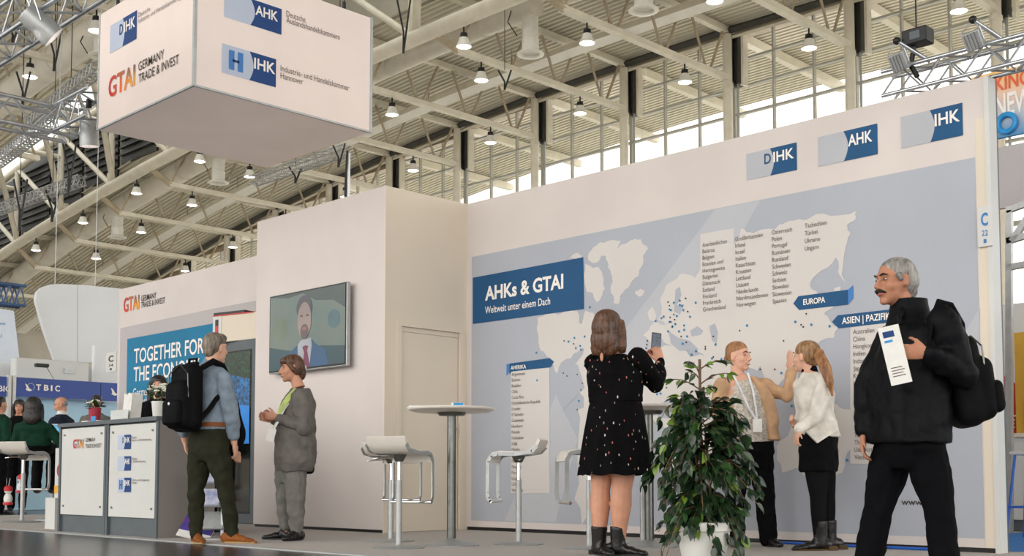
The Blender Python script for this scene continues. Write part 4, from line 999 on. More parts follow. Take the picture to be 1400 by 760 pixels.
MB().rbox((-.037, -.004, -.01), (.037, .004, .14), .004, Mp).build('phone_body', MATS['black'], ph, False, False)
MB().box((-.033, -.0055, .0), (.033, -.0045, .132), Mp).build('phone_screen', mat('phone_screen', (70, 84, 104), .2, emit=.25, rgb2=(20, 26, 36), scale=60), ph, False, False)

# ------------------------------------------------------------------ woman in the tan blazer
p = Person('smiling woman in a tan blazer and black trousers raising one hand', (1029, 747), 174.6); P = p.P
wd = (.93, .36, 0); f = (.72, -.69, 0.0)
p.head(P(1013, 487), f, 1.0); p.neck(P(1013, 516), .05)
p.torso([((1028, 620), .175, .12), ((1026, 600), .18, .125), ((1024, 570), .16, .12), ((1020, 540), .175, .12), ((1017, 522), .155, .09), ((1014, 512), .07, .06)], wd)
shR, elR, wrR = P(1049, 526, .06), P(1078, 540, -.02), P(1087, 505, .02); shL, elL, wrL = P(988, 527, -.06), P(980, 566, -.1), P(992, 602, -.16)
p.arm(shR, elR, wrR); p.arm(shL, elL, wrL); p.hand(wrR, (-.12, .1, 1), (.9, .4, 0), 1, .12, spread=.6); p.hand(wrL, (.3, -.3, -.9), (.6, .8, 0), 1, .4)
h1, k1, a1 = P(1010, 625, 0), P(1006, 680, 0), P(1005, 738, .0); h2, k2, a2 = P(1043, 625, .03), P(1048, 680, .03), P(1052, 738, .03)
p.leg(h1, k1, a1); p.leg(h2, k2, a2); p.body('skin_a')
g = MB(); p.torso([((1028, 608), .185, .135), ((1027, 590), .185, .14), ((1024, 565), .172, .138), ((1020, 540), .18, .132), ((1017, 524), .14, .1), ((1014, 516), .085, .07)], wd, g); p.wear('blouse', g, 'blouse')
# blazer: two fronts and a back that leave the blouse open
g = MB()
wdv = V(wd).normalized(); fd = V((0, 0, 1)).cross(wdv) * -1
for sgn in (-1, 1):
    secs = [((1027 + sgn * 25, 602), .062, .13), ((1026 + sgn * 25, 575), .062, .13), ((1021 + sgn * 23, 545), .066, .125), ((1018 + sgn * 19, 526), .06, .1), ((1016 + sgn * 12, 514), .045, .07)]
    p.torso(secs, wd, g)
p.torso([((1030, 604, .075), .17, .07), ((1026, 570, .075), .17, .07), ((1021, 540, .07), .18, .07), ((1018, 522, .05), .15, .06), ((1016, 512, .03), .07, .05)], wd, g)
p.tube([shR, elR, wrR + (elR - wrR) * .08], [.07, .06, .045], g); p.tube([shL, elL, wrL + (elL - wrL) * .1], [.07, .06, .048], g); p.wear('blazer', g, 'tan_blazer')
g = MB(); p.torso([((1027, 640), .11, .1), ((1028, 618), .195, .14), ((1028, 602), .185, .135)], wd, g)
for h_, k_, a_ in ((h1, k1, a1), (h2, k2, a2)): p.tube([h_, (h_ + k_) / 2, k_, k_.lerp(a_, .5), a_ + V((0, 0, .01))], [.098, .09, .078, .074, .072], g)
p.wear('trousers', g, 'black_cloth'); p.shoe(a1, (-.15, -1, 0), 'leather_black', .23, .05, .042, 'black'); p.shoe(a2, (.3, -1, 0), 'leather_black', .23, .05, .042, 'black')
p.hair('hair_ginger', [('e', (0, -.02, .058), (.08, .093, .072)), ('e', (0, -.045, .02), (.08, .066, .08)), ('e', (0, -.1, -.01), (.038, .032, .038))]); p.face('brow', 'lips', True)
p.lanyard([P(1003, 511, -.05), P(1010, 535, -.17), P(1020, 560, -.19), P(1030, 575, -.175)]); p.lanyard([P(1024, 510, -.05), P(1027, 535, -.15), P(1030, 560, -.17), P(1031, 575, -.175)])
p.part('name_badge', MB().box((-.035, -.004, -.05), (.035, .004, .05), Matrix.Translation(P(1031, 583, -.185))), 'paper', False)

# ------------------------------------------------------------------ woman in the white blazer
p = Person('woman with a long ponytail in a white blazer and black skirt, face turned away', (1120, 752), 184.2); P = p.P
wd = (.45, .9, 0); f = (-.68, .73, .05)
p.head(P(1106, 487), f, 1.0); p.neck(P(1111, 514), .05)
p.torso([((1122, 615), .13, .09), ((1121, 590), .135, .09), ((1118, 555), .115, .08), ((1117, 530), .135, .085), ((1114, 516), .12, .07), ((1112, 508), .07, .06)], wd)
shN, elN, wrN = P(1122, 525, -.17), P(1109, 571, -.22), P(1082, 590, -.27); shF, elF, wrF = P(1106, 525, .15), P(1110, 562, .2), P(1096, 580, .08)
p.arm(shN, elN, wrN); p.arm(shF, elF, wrF); p.hand(wrN, (-.3, -.1, -1), (1, .3, 0), 1, .45, .82); p.hand(wrF, (-.5, -.3, .3), (.6, -.3, 0), -1, .6, .85)
h1, k1, a1 = P(1116, 640, -.05), P(1117, 680, -.06), P(1118, 735, -.05); h2, k2, a2 = P(1132, 640, .09), P(1137, 680, .1), P(1138, 733, .1)
p.leg(h1, k1, a1); p.leg(h2, k2, a2); p.body('skin_a')
g = MB(); p.torso([((1127, 598), .165, .13), ((1124, 586), .17, .13), ((1119, 562), .155, .122), ((1118, 538), .18, .14), ((1117, 522), .165, .11), ((1113, 509), .08, .07)], wd, g)
p.torso([((1109, 606), .08, .012), ((1106, 590), .14, .035), ((1108, 575), .15, .06)], wd, g)
p.tube([shF, elF, wrF + (elF - wrF) * .1], [.065, .054, .042], g); p.wear('blazer', g, 'white_blazer', None, 2, .016); g = MB(); p.tube([shN, (shN + elN) / 2, elN, elN.lerp(wrN, .5), wrN + (elN - wrN) * .06], [.07, .064, .056, .05, .042], g); p.wear('sleeve', g, 'white_blazer', None, 2, .02)
g = MB(); g.prism([P(1092, 588, -.2), P(1096, 575, -.17), P(1140, 575, -.14), P(1142, 588, -.15), P(1110, 607, -.21)], (.0, .03, 0)); p.part('blazer_hem', g, 'white_blazer', False)
g = MB(); p.torso([((1111, 508), .062, .062), ((1110, 500), .055, .056)], wd, g); p.part('collar', g, 'black_cloth')
g = MB(); p.torso([((1121, 645), .175, .135), ((1121, 620), .18, .14), ((1121, 596), .175, .138), ((1121, 586), .165, .13)], wd, g); p.wear('skirt', g, 'black_cloth')
g = MB()
for h_, k_, a_ in ((h1, k1, a1), (h2, k2, a2)): p.tube([h_, (h_ + k_) / 2, k_, k_.lerp(a_, .35), a_], [.095, .08, .062, .06, .042], g)
p.wear('tights', g, 'tights', None, 2, 0)
p.shoe(a1, (-1, -.15, 0), 'leather_black', .26, .12, .046, 'sole_dark', .1, .035); p.shoe(a2, (-.95, .1, 0), 'leather_black', .26, .12, .046, 'sole_dark', .1, .035)
p.hair('hair_blond', [('e', (0, -.016, .05), (.084, .1, .078)), ('e', (0, -.05, .015), (.084, .07, .085)), ('e', (0, -.075, -.03), (.05, .04, .04))])
g = MB(); g.tube([P(1113, 476, -.04), P(1119, 484, -.14), P(1122, 505, -.24), P(1125, 525, -.275), P(1128, 545, -.27)], [.022, .03, .034, .03, .008], 14); g.tube([P(1113, 478, -.04), P(1116, 490, -.15), P(1119, 510, -.25), P(1123, 532, -.28)], [.02, .028, .03, .012], 12)
p.wear('ponytail', g, 'hair_ginger', .007, 2, .01); p.part('hair_band', MB().tube([P(1112, 474, -.03), P(1116, 480, -.08)], .026, 10), 'black_cloth'); p.face('brow')

# ------------------------------------------------------------------ man walking past with a brochure
p = Person('grey haired man in a black coat walking past with a brochure and backpack', (1235, 795), 268, None, .009, tuple(ground(1235, 795))); P = p.P
wd = (-.28, .96, 0); f = (-.95, -.3, -.06)
p.head(P(1232, 380), f, 1.08); p.neck(P(1246, 424, 0), .06)
p.torso([((1250, 610), .13, .09), ((1252, 590), .15, .11), ((1256, 530), .165, .13), ((1256, 470), .16, .11), ((1252, 446), .12, .08), ((1248, 432), .06, .055)], wd)
shN, elN, wrN = P(1279, 444, -.19), P(1301, 514, -.22), P(1246, 487, -.3); shF, elF, wrF = P(1240, 455, .19), P(1205, 525, .2), P(1193, 590, .1)
p.arm(shN, elN, wrN); p.arm(shF, elF, wrF); p.hand(wrN, (-1, -.05, 0), (.0, 1, .15), -1, .45, 1.05); p.hand(wrF, (-.1, 0, -1), (.8, -.3, 0), 1, .4)
hL, kL, aL = P(1234, 615, .1), P(1212, 690, .1), P(1196, 775, .12); hR, kR, aR = P(1262, 615, -.06), P(1278, 690, -.08), P(1284, 770, -.1)
p.leg(hL, kL, aL); p.leg(hR, kR, aR); p.body('skin_c')
g = MB(); p.torso([((1248, 606), .225, .175), ((1252, 585), .22, .168), ((1257, 530), .21, .155), ((1258, 470), .22, .15), ((1257, 446), .19, .115), ((1252, 430), .11, .09), ((1249, 412), .082, .078)], wd, g)
p.torso([((1209, 604, -.02), .17, .035), ((1213, 560, -.02), .17, .04), ((1222, 500, -.02), .16, .045), ((1237, 450), .12, .04)], wd, g)
p.tube([shF, elF, wrF + (elF - wrF) * .1], [.08, .066, .05], g); p.wear('coat', g, 'coat_black', .010, 2, .022); g = MB(); p.tube([shN, (shN + elN) / 2, elN, elN.lerp(wrN, .5), wrN + (elN - wrN) * .1], [.09, .084, .076, .066, .052], g); p.wear('sleeve', g, 'coat_black', .010, 2, .03)
g = MB(); g.tube([P(1236, 424, -.06), P(1226, 432, -.13), P(1224, 446, -.15)], [.03, .025, .012], 8, ell=((1, 0, 0), .5)); p.torso([((1252, 442), .13, .115), ((1251, 428), .105, .1), ((1251, 412), .092, .09), ((1252, 405), .086, .084)], wd, g); p.part('coat_collar', g, 'coat_black')
p.part('zip_tab', MB().box((-.01, -.004, -.006), (.012, .004, .006), Matrix.Translation(P(1263, 442, -.19))), 'alu', False)
g = MB(); p.torso([((1248, 640), .12, .11), ((1248, 612), .19, .15), ((1250, 590), .18, .14)], wd, g)
for h_, k_, a_ in ((hL, kL, aL), (hR, kR, aR)): p.tube([h_, (h_ + k_) / 2, k_, k_.lerp(a_, .5), a_ + V((0, 0, .0))], [.11, .1, .08, .078, .075], g)
p.wear('trousers', g, 'jeans_dark', .011); p.shoe(aL, (-1, -.1, 0), 'leather_black', .29, .09, .05, 'black'); p.shoe(aR, (-1, -.2, 0), 'leather_black', .29, .09, .05, 'black')
p.hair('hair_grey', [('e', (0, -.02, .05), (.082, .092, .072)), ('e', (0, -.055, .01), (.082, .065, .085)), ('e', (0, -.07, -.045), (.06, .04, .045)), ('t', [(-.074, .03, .03), (-.079, .02, -.005)], [.016, .01]), ('t', [(.074, .03, .03), (.079, .02, -.005)], [.016, .01])])
p.face('hair_dark', 'lips', False, 'hair_dark')
br = thing('brochure', 'folded white brochure held by the man in the black coat', 'brochure', tuple(MW[p.t.name] @ P(1208, 530, -.34)), -math.pi / 4)
Mb = Matrix.Rotation(.12, 4, 'Y') @ Matrix.Rotation(-.1, 4, 'Z'); 
for i in range(3): MB().box((-.052 + .004 * i, -.004 + .005 * i, 0), (.05 + .004 * i, -.001 + .005 * i, .29), Matrix.Rotation(-.22, 4, 'Y') @ Matrix.Rotation(.03 * i, 4, 'Z')).build('leaf', MATS['paper'], br, False, False)
Mr = Matrix.Rotation(-.22, 4, 'Y')
MB().box((-.035, -.006, .235), (.02, -.0045, .265), Mr).build('printed_mark', MATS['print_navy'], br, False, False); MB().box((-.035, -.006, .21), (.005, -.0045, .222), Mr).build('printed_mark', MATS['blue_bright'], br, False, False)
for i in range(4): MB().box((-.035, -.006, .04 + i * .014), (.03 - .01 * (i % 2), -.0045, .044 + i * .014), Mr).build('printed_line', MATS['print_text'], br, False, False)
Mx = Matrix.Translation(P(1306, 588, -.03)) @ Matrix((V((-.15, -.98, 0)), V((.97, -.15, .18)).normalized(), V((-.12, 0, 1)).normalized())).transposed().to_4x4()
backpack('black rucksack on the back of the grey haired man in the coat', p.t, Mx, (.33, .25, .47), strap_paths=[[P(1312, 478, -.14), P(1304, 446, -.2), P(1290, 422, -.2), P(1274, 418, -.19), P(1262, 440, -.22), P(1258, 475, -.2)]])

# ------------------------------------------------------------------ people further back
def bust(label, head_px, s, f, hairm, hairparts, shirt, skin, fx, wd, standing=True, loc=None, arms=(), height=None, hk=1.0, trousers='black_cloth', sit=None, collar=None, voxel=.012):
    """a smaller figure; measures are metres around the head's pixel"""
    hx, hy = head_px; zc = CH + (656 - hy) / s; loc = loc or at(hx, 656, 'Z', CH - 1e-6)
    p = Person(label, (hx, 656 + CH * s), s, 'people in the background', voxel, loc); P = p.P
    c = V((0, 0, zc)); up_ = V(fx)
    p.head(c, f, hk); nb = c + up_ * -.14 + V((0, 0, -.15)); p.neck(nb)
    sh = nb + V((0, 0, -.06)); w_ = V(wd).normalized(); z0 = sit if sit else zc - .72
    hipc = V((nb.x - up_.x * .5, nb.y - up_.y * .5, z0))
    secs = lambda k: [(hipc + V((0, 0, -.02)), .17 * k, .12 * k), (hipc.lerp(sh, .25), .17 * k, .125 * k), (hipc.lerp(sh, .6), .17 * k, .125 * k), (sh + V((0, 0, -.06)), .2 * k, .12 * k), (sh, .17 * k, .09 * k), (nb, .07 * k, .06 * k)]
    p.torso(secs(.92), wd); g = MB(); p.torso(secs(1.08), wd, g)
    if not arms: arms = [(-1, (-.04, -.05, -.28), (.06, -.2, -.2)), (1, (.04, -.05, -.28), (-.06, -.2, -.2))]
    for sg, e_, wv in arms:
        s0 = sh + w_ * .175 * sg + V((0, 0, -.05)); e0 = s0 + V(e_); w0 = e0 + V(wv)
        p.arm(s0, e0, w0); p.tube([s0, e0, w0 + (e0 - w0) * .15], [.066, .058, .044], g); p.hand(w0, V(wv), (.1, .2, 1), sg, .5)
    legs = []
    for sg in (-1, 1):
        h0 = hipc + w_ * .09 * sg
        if sit: fd = V(f); fd.z = 0; fd.normalize(); k0 = h0 + fd * .4 + V((0, 0, -.02)); a0 = V((k0.x, k0.y, max(.1, z0 - .5))) - fd * .05
        else: k0 = V((h0.x, h0.y, .48)); a0 = V((h0.x, h0.y, .08))
        legs.append((h0, k0, a0)); p.leg(h0, k0, a0)
    p.body(skin); p.wear('jacket', g, shirt)
    g = MB(); g.loft([(hipc + V((0, 0, -.1)), .12, .1, wd), (hipc, .19, .14, wd), (hipc + V((0, 0, .08)), .175, .13, wd)])
    for h0, k0, a0 in legs: p.tube([h0, (h0 + k0) / 2, k0, k0.lerp(a0, .5), a0], [.095, .09, .075, .07, .062], g)
    p.wear('trousers', g, trousers)
    fd = V(f); fd.z = 0
    for h0, k0, a0 in legs:
        if not sit: p.shoe(a0, fd, 'leather_black', .26, .07, .045, 'black')
        else: o = MB().ell(a0 + fd.normalized() * .06 + V((0, 0, -.04)), (.12, .045, .045), Matrix.Rotation(math.atan2(fd.y, fd.x), 3, 'Z')); p.part('shoe', o, 'leather_black')
    if hairparts: p.hair(hairm, hairparts, .01)
    p.face('brow')
    if collar: p.part('shirt_collar', MB().tube([nb + V((0, 0, .0)), nb + V((0, 0, .05))], [.08, .07], 12), collar)
    return p
LONG = [('e', (0, -.016, .055), (.09, .1, .074)), ('e', (0, -.05, -.0), (.1, .08, .12)), ('e', (0, -.06, -.12), (.11, .06, .12)), ('t', [(.08, .03, .04), (.095, .02, -.06), (.1, .03, -.2)], [.025, .03, .025]), ('t', [(-.08, .03, .04), (-.095, .02, -.06), (-.1, .03, -.2)], [.025, .03, .025])]
def spot(px, X): t = (px - PX) / F; return (X, X * (1 - t) / (1 + t), 0)
def scale_at(px, X): l = spot(px, X); return F / ((l[0] + l[1]) / math.sqrt(2))
def far(px, py, X, *a, **k): return bust(a[0], (px, py), scale_at(px, X), *a[1:], loc=spot(px, X), **k)
far(291, 512, 6.1, 'person in black with light brown hair, mostly hidden behind the man in the blue shirt', (.3, .9, 0), 'hair_blond', LONG, 'black_cloth', 'skin_a', (-.1, 0, 0), (.95, -.25, 0), arms=[(1, (.1, .0, -.34), (.02, -.16, -.2)), (-1, (-.02, .1, -.3), (.1, .2, -.1))])
far(215, 527, 6.6, 'dark haired woman behind the counter by the bouquet', (.15, -1, -.05), 'hair_dark', LONG, 'black_cloth', 'skin_a', (0, 0, 0), (1, .1, 0), arms=[(-1, (-.02, -.1, -.26), (.0, -.22, .05)), (1, (.04, -.05, -.28), (-.1, -.2, -.05))])
pg = far(45, 556, 6.0, 'long haired person in a green jacket seated on the left bar stool', (-.1, 1, -.15), 'hair_dark', LONG, 'green_jacket', 'skin_b', (0, -.15, 0), (1, .1, 0), sit=.93, arms=[(-1, (-.1, .06, -.26), (.06, .24, .0)), (1, (.16, .06, -.22), (.02, .26, .02))])
far(82, 553, 7.6, 'bald man in a navy suit looking down at the left behind the counter', (-.9, -.35, -.35), 'hair_grey', [('e', (0, -.06, .0), (.08, .05, .05))], 'suit_navy', 'skin_b', (-.15, .0, 0), (.35, .9, 0), collar='white_cotton', trousers='suit_navy')
far(25, 556, 7.9, 'dark haired woman with sunglasses on her head facing the camera at the left', (.25, -.95, -.1), 'hair_dark', LONG, 'black_cloth', 'skin_b', (0, 0, 0), (1, .2, 0))
far(41, 553, 8.6, 'dark haired man standing behind the person in the green jacket', (-.3, .95, 0), 'hair_dark', Person.SHORT + [('e', (0, .03, .085), (.066, .06, .04))], 'suit_navy', 'skin_b', (0, 0, 0), (1, .2, 0))
far(-1, 553, 7.0, 'dark haired man cut off by the left edge of the picture', (.6, .8, 0), 'hair_dark', Person.SHORT, 'green_jacket', 'skin_b', (0, 0, 0), (.8, -.6, 0))
far(131, 551, 8.0, 'dark haired man in a beige top behind the white flowers on the counter', (.35, -.9, -.2), 'hair_dark', Person.SHORT + [('e', (0, .03, .085), (.066, .06, .04))], 'cardigan_grey', 'skin_c', (0, 0, 0), (1, .3, 0))

# ================================================================== PLANT
mat('leaf_dark', (34, 62, 34), .3, rgb2=(18, 38, 22), scale=9, spec=.6); mat('leaf_mid', (58, 92, 46), .32, rgb2=(30, 58, 30), scale=9, spec=.6); mat('leaf_lime', (140, 168, 62), .35, rgb2=(90, 128, 48), scale=9, spec=.5)
mat('bark', (112, 84, 62), .8, bump=.4, bscale=40); mat('pot_white', (226, 226, 220), .35, var=.03, scale=5); mat('soil', (48, 36, 28), .95, bump=.6, bscale=60)
g0 = ground(962, 770)
fic = thing('potted_ficus', 'leafy green ficus tree in a white pot between the two groups', 'plant', (g0.x, g0.y, 0), -math.pi / 4)
MB().lathe([(.122, 0), (.13, .01), (.166, .2), (.182, .205), (.186, .255), (.172, .26), (.168, .22), (0, .22)], (0, 0, 0), 36).build('pot', MATS['pot_white'], fic, True, False)
MB().lathe([(.169, .222), (.08, .232), (0, .235)], (0, 0, 0), 20).build('soil', MATS['soil'], fic, True, False)
MB().tube([(-.01, 0, .2), (-.012, 0, 1.28)], .009, 8).build('stake', MATS['bark'], fic, True, False)
rnd = random.Random(5)
# branches: stems rising from the pot, arching outwards and drooping
branches = []
for i in range(118):
    a = rnd.uniform(0, 2 * math.pi); zb = rnd.uniform(.34, .98) if i > 12 else rnd.uniform(.3, .55)
    ln = (.13 + .23 * math.sin(min(1, max(0, (1.1 - zb) / .62)) * math.pi * .62)) * rnd.uniform(.75, 1.2)
    if zb < .58: ln *= .72
    d = V((math.cos(a), math.sin(a) * .9, 0)); p0 = V((rnd.uniform(-.03, .03), rnd.uniform(-.03, .03), zb)); rise = rnd.uniform(.02, .16) * (1 if zb > .5 else .2); droop = rnd.uniform(.1, .3)
    pts = [p0 + d * ln * k + V((0, 0, rise * math.sin(k * 2.2) - droop * k * k)) for k in (0, .25, .5, .75, 1.0)]
    if i < 4: # low sprays at the pot's side
        sx = (-1, -1, 1, -1)[i]; d = V((sx * .8, -.5 - .1 * i, 0)); pts = [V((0, 0, .4 - .03 * i)) + d * k * (.36 if sx < 0 else .26) + V((0, 0, .1 * math.sin(k * 3) - .32 * k * k)) for k in (0, .25, .5, .75, 1)]
    branches.append(pts)
for k in range(9): # upright top shoots
    a = k * 2.4; branches.append([V((-.012, 0, .96 + .032 * k)) + V((math.cos(a), math.sin(a), 0)) * .2 * t + V((0, 0, .16 * t - .1 * t * t)) for t in (0, .3, .6, .85, 1)])
mb = MB()
for pts in branches: mb.tube(pts, [.005, .0042, .0035, .0028, .002], 5)
mb.tube([(0, 0, .2), (.02, .01, .5), (-.01, 0, .8), (0, .01, 1.05)], [.016, .014, .01, .006], 8); mb.tube([(.03, .02, .2), (.04, -.02, .5), (.02, .01, .85)], [.013, .011, .006], 8); mb.tube([(-.03, -.02, .2), (-.045, .0, .45), (-.03, .02, .8)], [.012, .01, .006], 8)
mb.build('stems', MATS['bark'], fic, True, False)
LK = 1.15
LV = [(-.0, 0, 0), (.016, .012, .003), (.02, .03, .004), (.014, .05, .0), (0, .072, -.012), (-.014, .05, 0), (-.02, .03, .004), (-.016, .012, .003), (0, .012, -.002), (0, .03, -.003), (0, .05, -.005)]
LV = [(x * LK, y * LK, z * LK) for x, y, z in LV]
LF = [(0, 1, 8), (1, 2, 9, 8), (2, 3, 10, 9), (3, 4, 10), (0, 8, 7), (8, 9, 6, 7), (9, 10, 5, 6), (10, 4, 5)]
leafs = {}
for m_ in ('leaf_dark', 'leaf_mid', 'leaf_lime'):
    l_ = MB().add(LV, LF); leafs[m_] = l_.mesh('leaf', MATS[m_], True, None, 180)
placed = []
for ib, pts in enumerate(branches):
    for k in range(16 if ib < 118 else 8):
        t = rnd.uniform(.12, 1.0) * 4; i = min(3, int(t)); q = pts[i].lerp(pts[i + 1], t - i)
        d = (pts[i + 1] - pts[i]).normalized(); d = d + V((rnd.uniform(-.9, .9), rnd.uniform(-.9, .9), rnd.uniform(-1.1, .25))); d.normalize()
        n = V((rnd.uniform(-.6, .6), rnd.uniform(-.9, .3), rnd.uniform(.2, 1))); x = d.cross(n).normalized(); n = x.cross(d)
        s_ = rnd.uniform(.75, 1.2) * (.8 if q.z > 1.05 else 1)
        M = Matrix((x, d, n)).transposed().to_4x4(); M = Matrix.Translation(q) @ M @ Matrix.Scale(s_, 4)
        mm = 'leaf_lime' if (q.z > 1.05 and rnd.random() < .4) or rnd.random() < .03 else ('leaf_mid' if rnd.random() < .35 else 'leaf_dark')
        placed.append((q.y - .15 * (abs(q.x) > .2) - (.2 if q.z > 1.0 else 0), M, mm))
placed.sort(key=lambda r: r[0])
for _, M, mm in placed[:290]:
    o = bpy.data.objects.new('leaf', leafs[mm]); COL.objects.link(o); o.parent = fic; o.matrix_local = M
for mm in leafs:
    mb = MB()
    for _, M, m2 in placed[290:]:
        if m2 == mm: mb.add([M @ V(v) for v in LV], LF)
    o = mb.build('foliage', MATS[mm], fic, True, False); o['kind'] = 'stuff'

# ================================================================== STAGE TRUSSES, LAMPS ON THEM
def box_truss(p0, p1, w_, h, n, label, m='alu', r=.022, rb=.011, split=True, group=None):
    p0, p1 = V(p0), V(p1); t = thing('stage_truss', label, 'truss', tuple(p0), 0, group)
    d = (p1 - p0).normalized(); sd = d.cross(V((0, 0, 1))).normalized(); cs = []
    for a in (-1, 1):
        for b in (-1, 1):
            o = sd * a * w_ / 2 + V((0, 0, b * h / 2)); cs.append(o); MB().tube([p0 + o, p1 + o], r, 10).build('chord', MATS[m], t, True)
    L = (p1 - p0).length; mb = MB()
    for (a, b) in ((0, 1), (2, 3), (0, 2), (1, 3)):
        for i in range(n):
            q0 = p0 + d * L * i / n; q1 = p0 + d * L * (i + 1) / n
            u, v = (cs[a], cs[b]) if i % 2 == 0 else (cs[b], cs[a])
            x = MB() if split else mb; x.bar(q0 + u, q1 + v, rb, 6)
            if split: x.build('brace', MATS[m], t, True)
    if not split: mb.build('lacing', MATS[m], t, True)['kind'] = 'stuff'
    return t
box_truss((2.7, 12.65, 4.5), (5.62, 12.65, 4.5), .28, .29, 12, 'silver stage truss running out of the picture left of the hanging sign')
box_truss((5.47, 12.46, 4.5), (5.47, 11.66, 4.5), .28, .29, 4, 'short silver stage truss joining the corner to the hanging sign')
box_truss((4.1, 11.9, 4.62), (4.1, 7.4, 4.62), .28, .29, 18, 'silver stage truss at the upper left corner carrying a can light')
for z0, pts, lab in ((10.0, ((40, 170), (135, 92)), 'thin far stage truss behind the left corner of the hanging sign'), (9.0, ((-5, 222), (72, 165)), 'thin far stage truss crossing the main tube truss'), (9.0, ((-5, 288), (112, 246)), 'thin far stage truss in front of the dark vents')):
    a, b = ground(*pts[0], z0), ground(*pts[1], z0); box_truss(a, b, .26, .26, 40, lab, 'alu_matt', .02, .011, False)
a, b = ground(345, 248, 9), ground(475, 205, 9); box_truss(a, b, .26, .24, 24, 'thin far stage truss below the hanging sign', 'alu_matt', .02, .011, False)
def can_light(p, aim, label, power):
    p = V(p); d = (V(aim) - p).normalized(); u, v = frame(d); R = Matrix((u, v, d)).transposed()
    t = thing('can_light', label, 'spotlight', tuple(p))
    MB().lathe([(.085, -.02), (.095, 0), (.105, .27), (.1, .27), (.085, .2), (0, .2)], p, 24, R).build('housing', MATS['alu_matt'], t, True)
    MB().lathe([(.09, .235), (0, .24)], p, 20, R).build('lens', mat('lens_glow', (255, 236, 226), .4, emit=7, var=0), t)
    MB().tube([p + u * .1 + d * .12, p + u * .12 - V((0, 0, -.18)), p - u * .12 + V((0, 0, .18)), p - u * .1 + d * .12], .008, 6).build('yoke', MATS['alu'], t)
    MB().rbox(p + V((-.025, -.025, .15)), p + V((.025, .025, .25)), .008).build('clamp', MATS['black'], t)
    return t
def pxz(px, py, z): q = ground(px, py, z); return (q.x, q.y, q.z)
can_light(pxz(38, 18, 4.42), (7.2, 8.6, 1.6), 'silver can light hanging at the upper left corner of the picture', 0)
can_light(pxz(121, 166, 4.42), (6.0, 12.4, 0), 'silver can light hanging beside the left edge of the hanging sign', 0)
box_truss((8.36, 4.22, 3.58), (8.36, 2.3, 3.58), .18, .19, 12, 'silver stage truss lying on top of the map wall', 'alu', .016, .008)
def flood(px, py, arm0, arm1, label):
    c = at(px, py, 'X', 8.2); t = thing('flood_light', label, 'floodlight', tuple(c))
    Rm = Matrix.Translation(c) @ Matrix.Rotation(-.15, 4, 'X') @ Matrix.Rotation(-.5, 4, 'Y')
    MB().rbox((-.045, -.062, -.068), (.04, .062, .068), .008, Rm).build('housing', MATS['alu_matt'], t)
    for i in range(5): MB().box((-.056, -.054 + i * .024, -.06), (-.043, -.04 + i * .024, .06), Rm).build('cooling_fin', MATS['alu_matt'], t)
    MB().box((.04, -.055, -.06), (.045, .055, .06), Rm).build('front_glass', MATS['lamp_shade'], t)
    a, b = at(*arm0, 'X', 8.2), at(*arm1, 'X', 8.36)
    MB().tube([a, b], .017, 10).build('arm', MATS['alu'], t, True); MB().ell(a, (.03, .03, .03)).build('joint', MATS['black'], t, True)
    MB().tube([Rm @ V((0, -.066, -.02)), Rm @ V((0, -.066, .08)), a, Rm @ V((0, .066, .08)), Rm @ V((0, .066, -.02))], .006, 6).build('yoke', MATS['alu'], t)
flood(1230, 84, (1226, 56), (1272, 84), 'grey floodlight on the end of the truss above the IHK logo')
flood(1332, 55, (1330, 27), (1374, 56), 'grey floodlight on the truss near the wall end')
c = at(1253, 52, 'X', 8.3); t = thing('hoist_box', 'black hoist motor box hanging on a wire above the truss', 'motor', tuple(c))
MB().rbox(c + V((-.07, -.11, -.06)), c + V((.07, .09, .06)), .012).build('motor_case', MATS['black'], t)
MB().box(c + V((-.074, -.06, -.03)), c + V((-.07, .02, .03))).build('control_panel', MATS['counter_frame'], t)
MB().bar(c + V((0, 0, .06)), c + V((0, 0, 2.6)), .006).build('wire', MATS['black'], t); MB().tube([c + V((.0, .02, -.06)), c + V((0, .05, -.2)), c + V((0, .0, -.3))], .02, 8).build('cable_bag', MATS['black'], t, True)
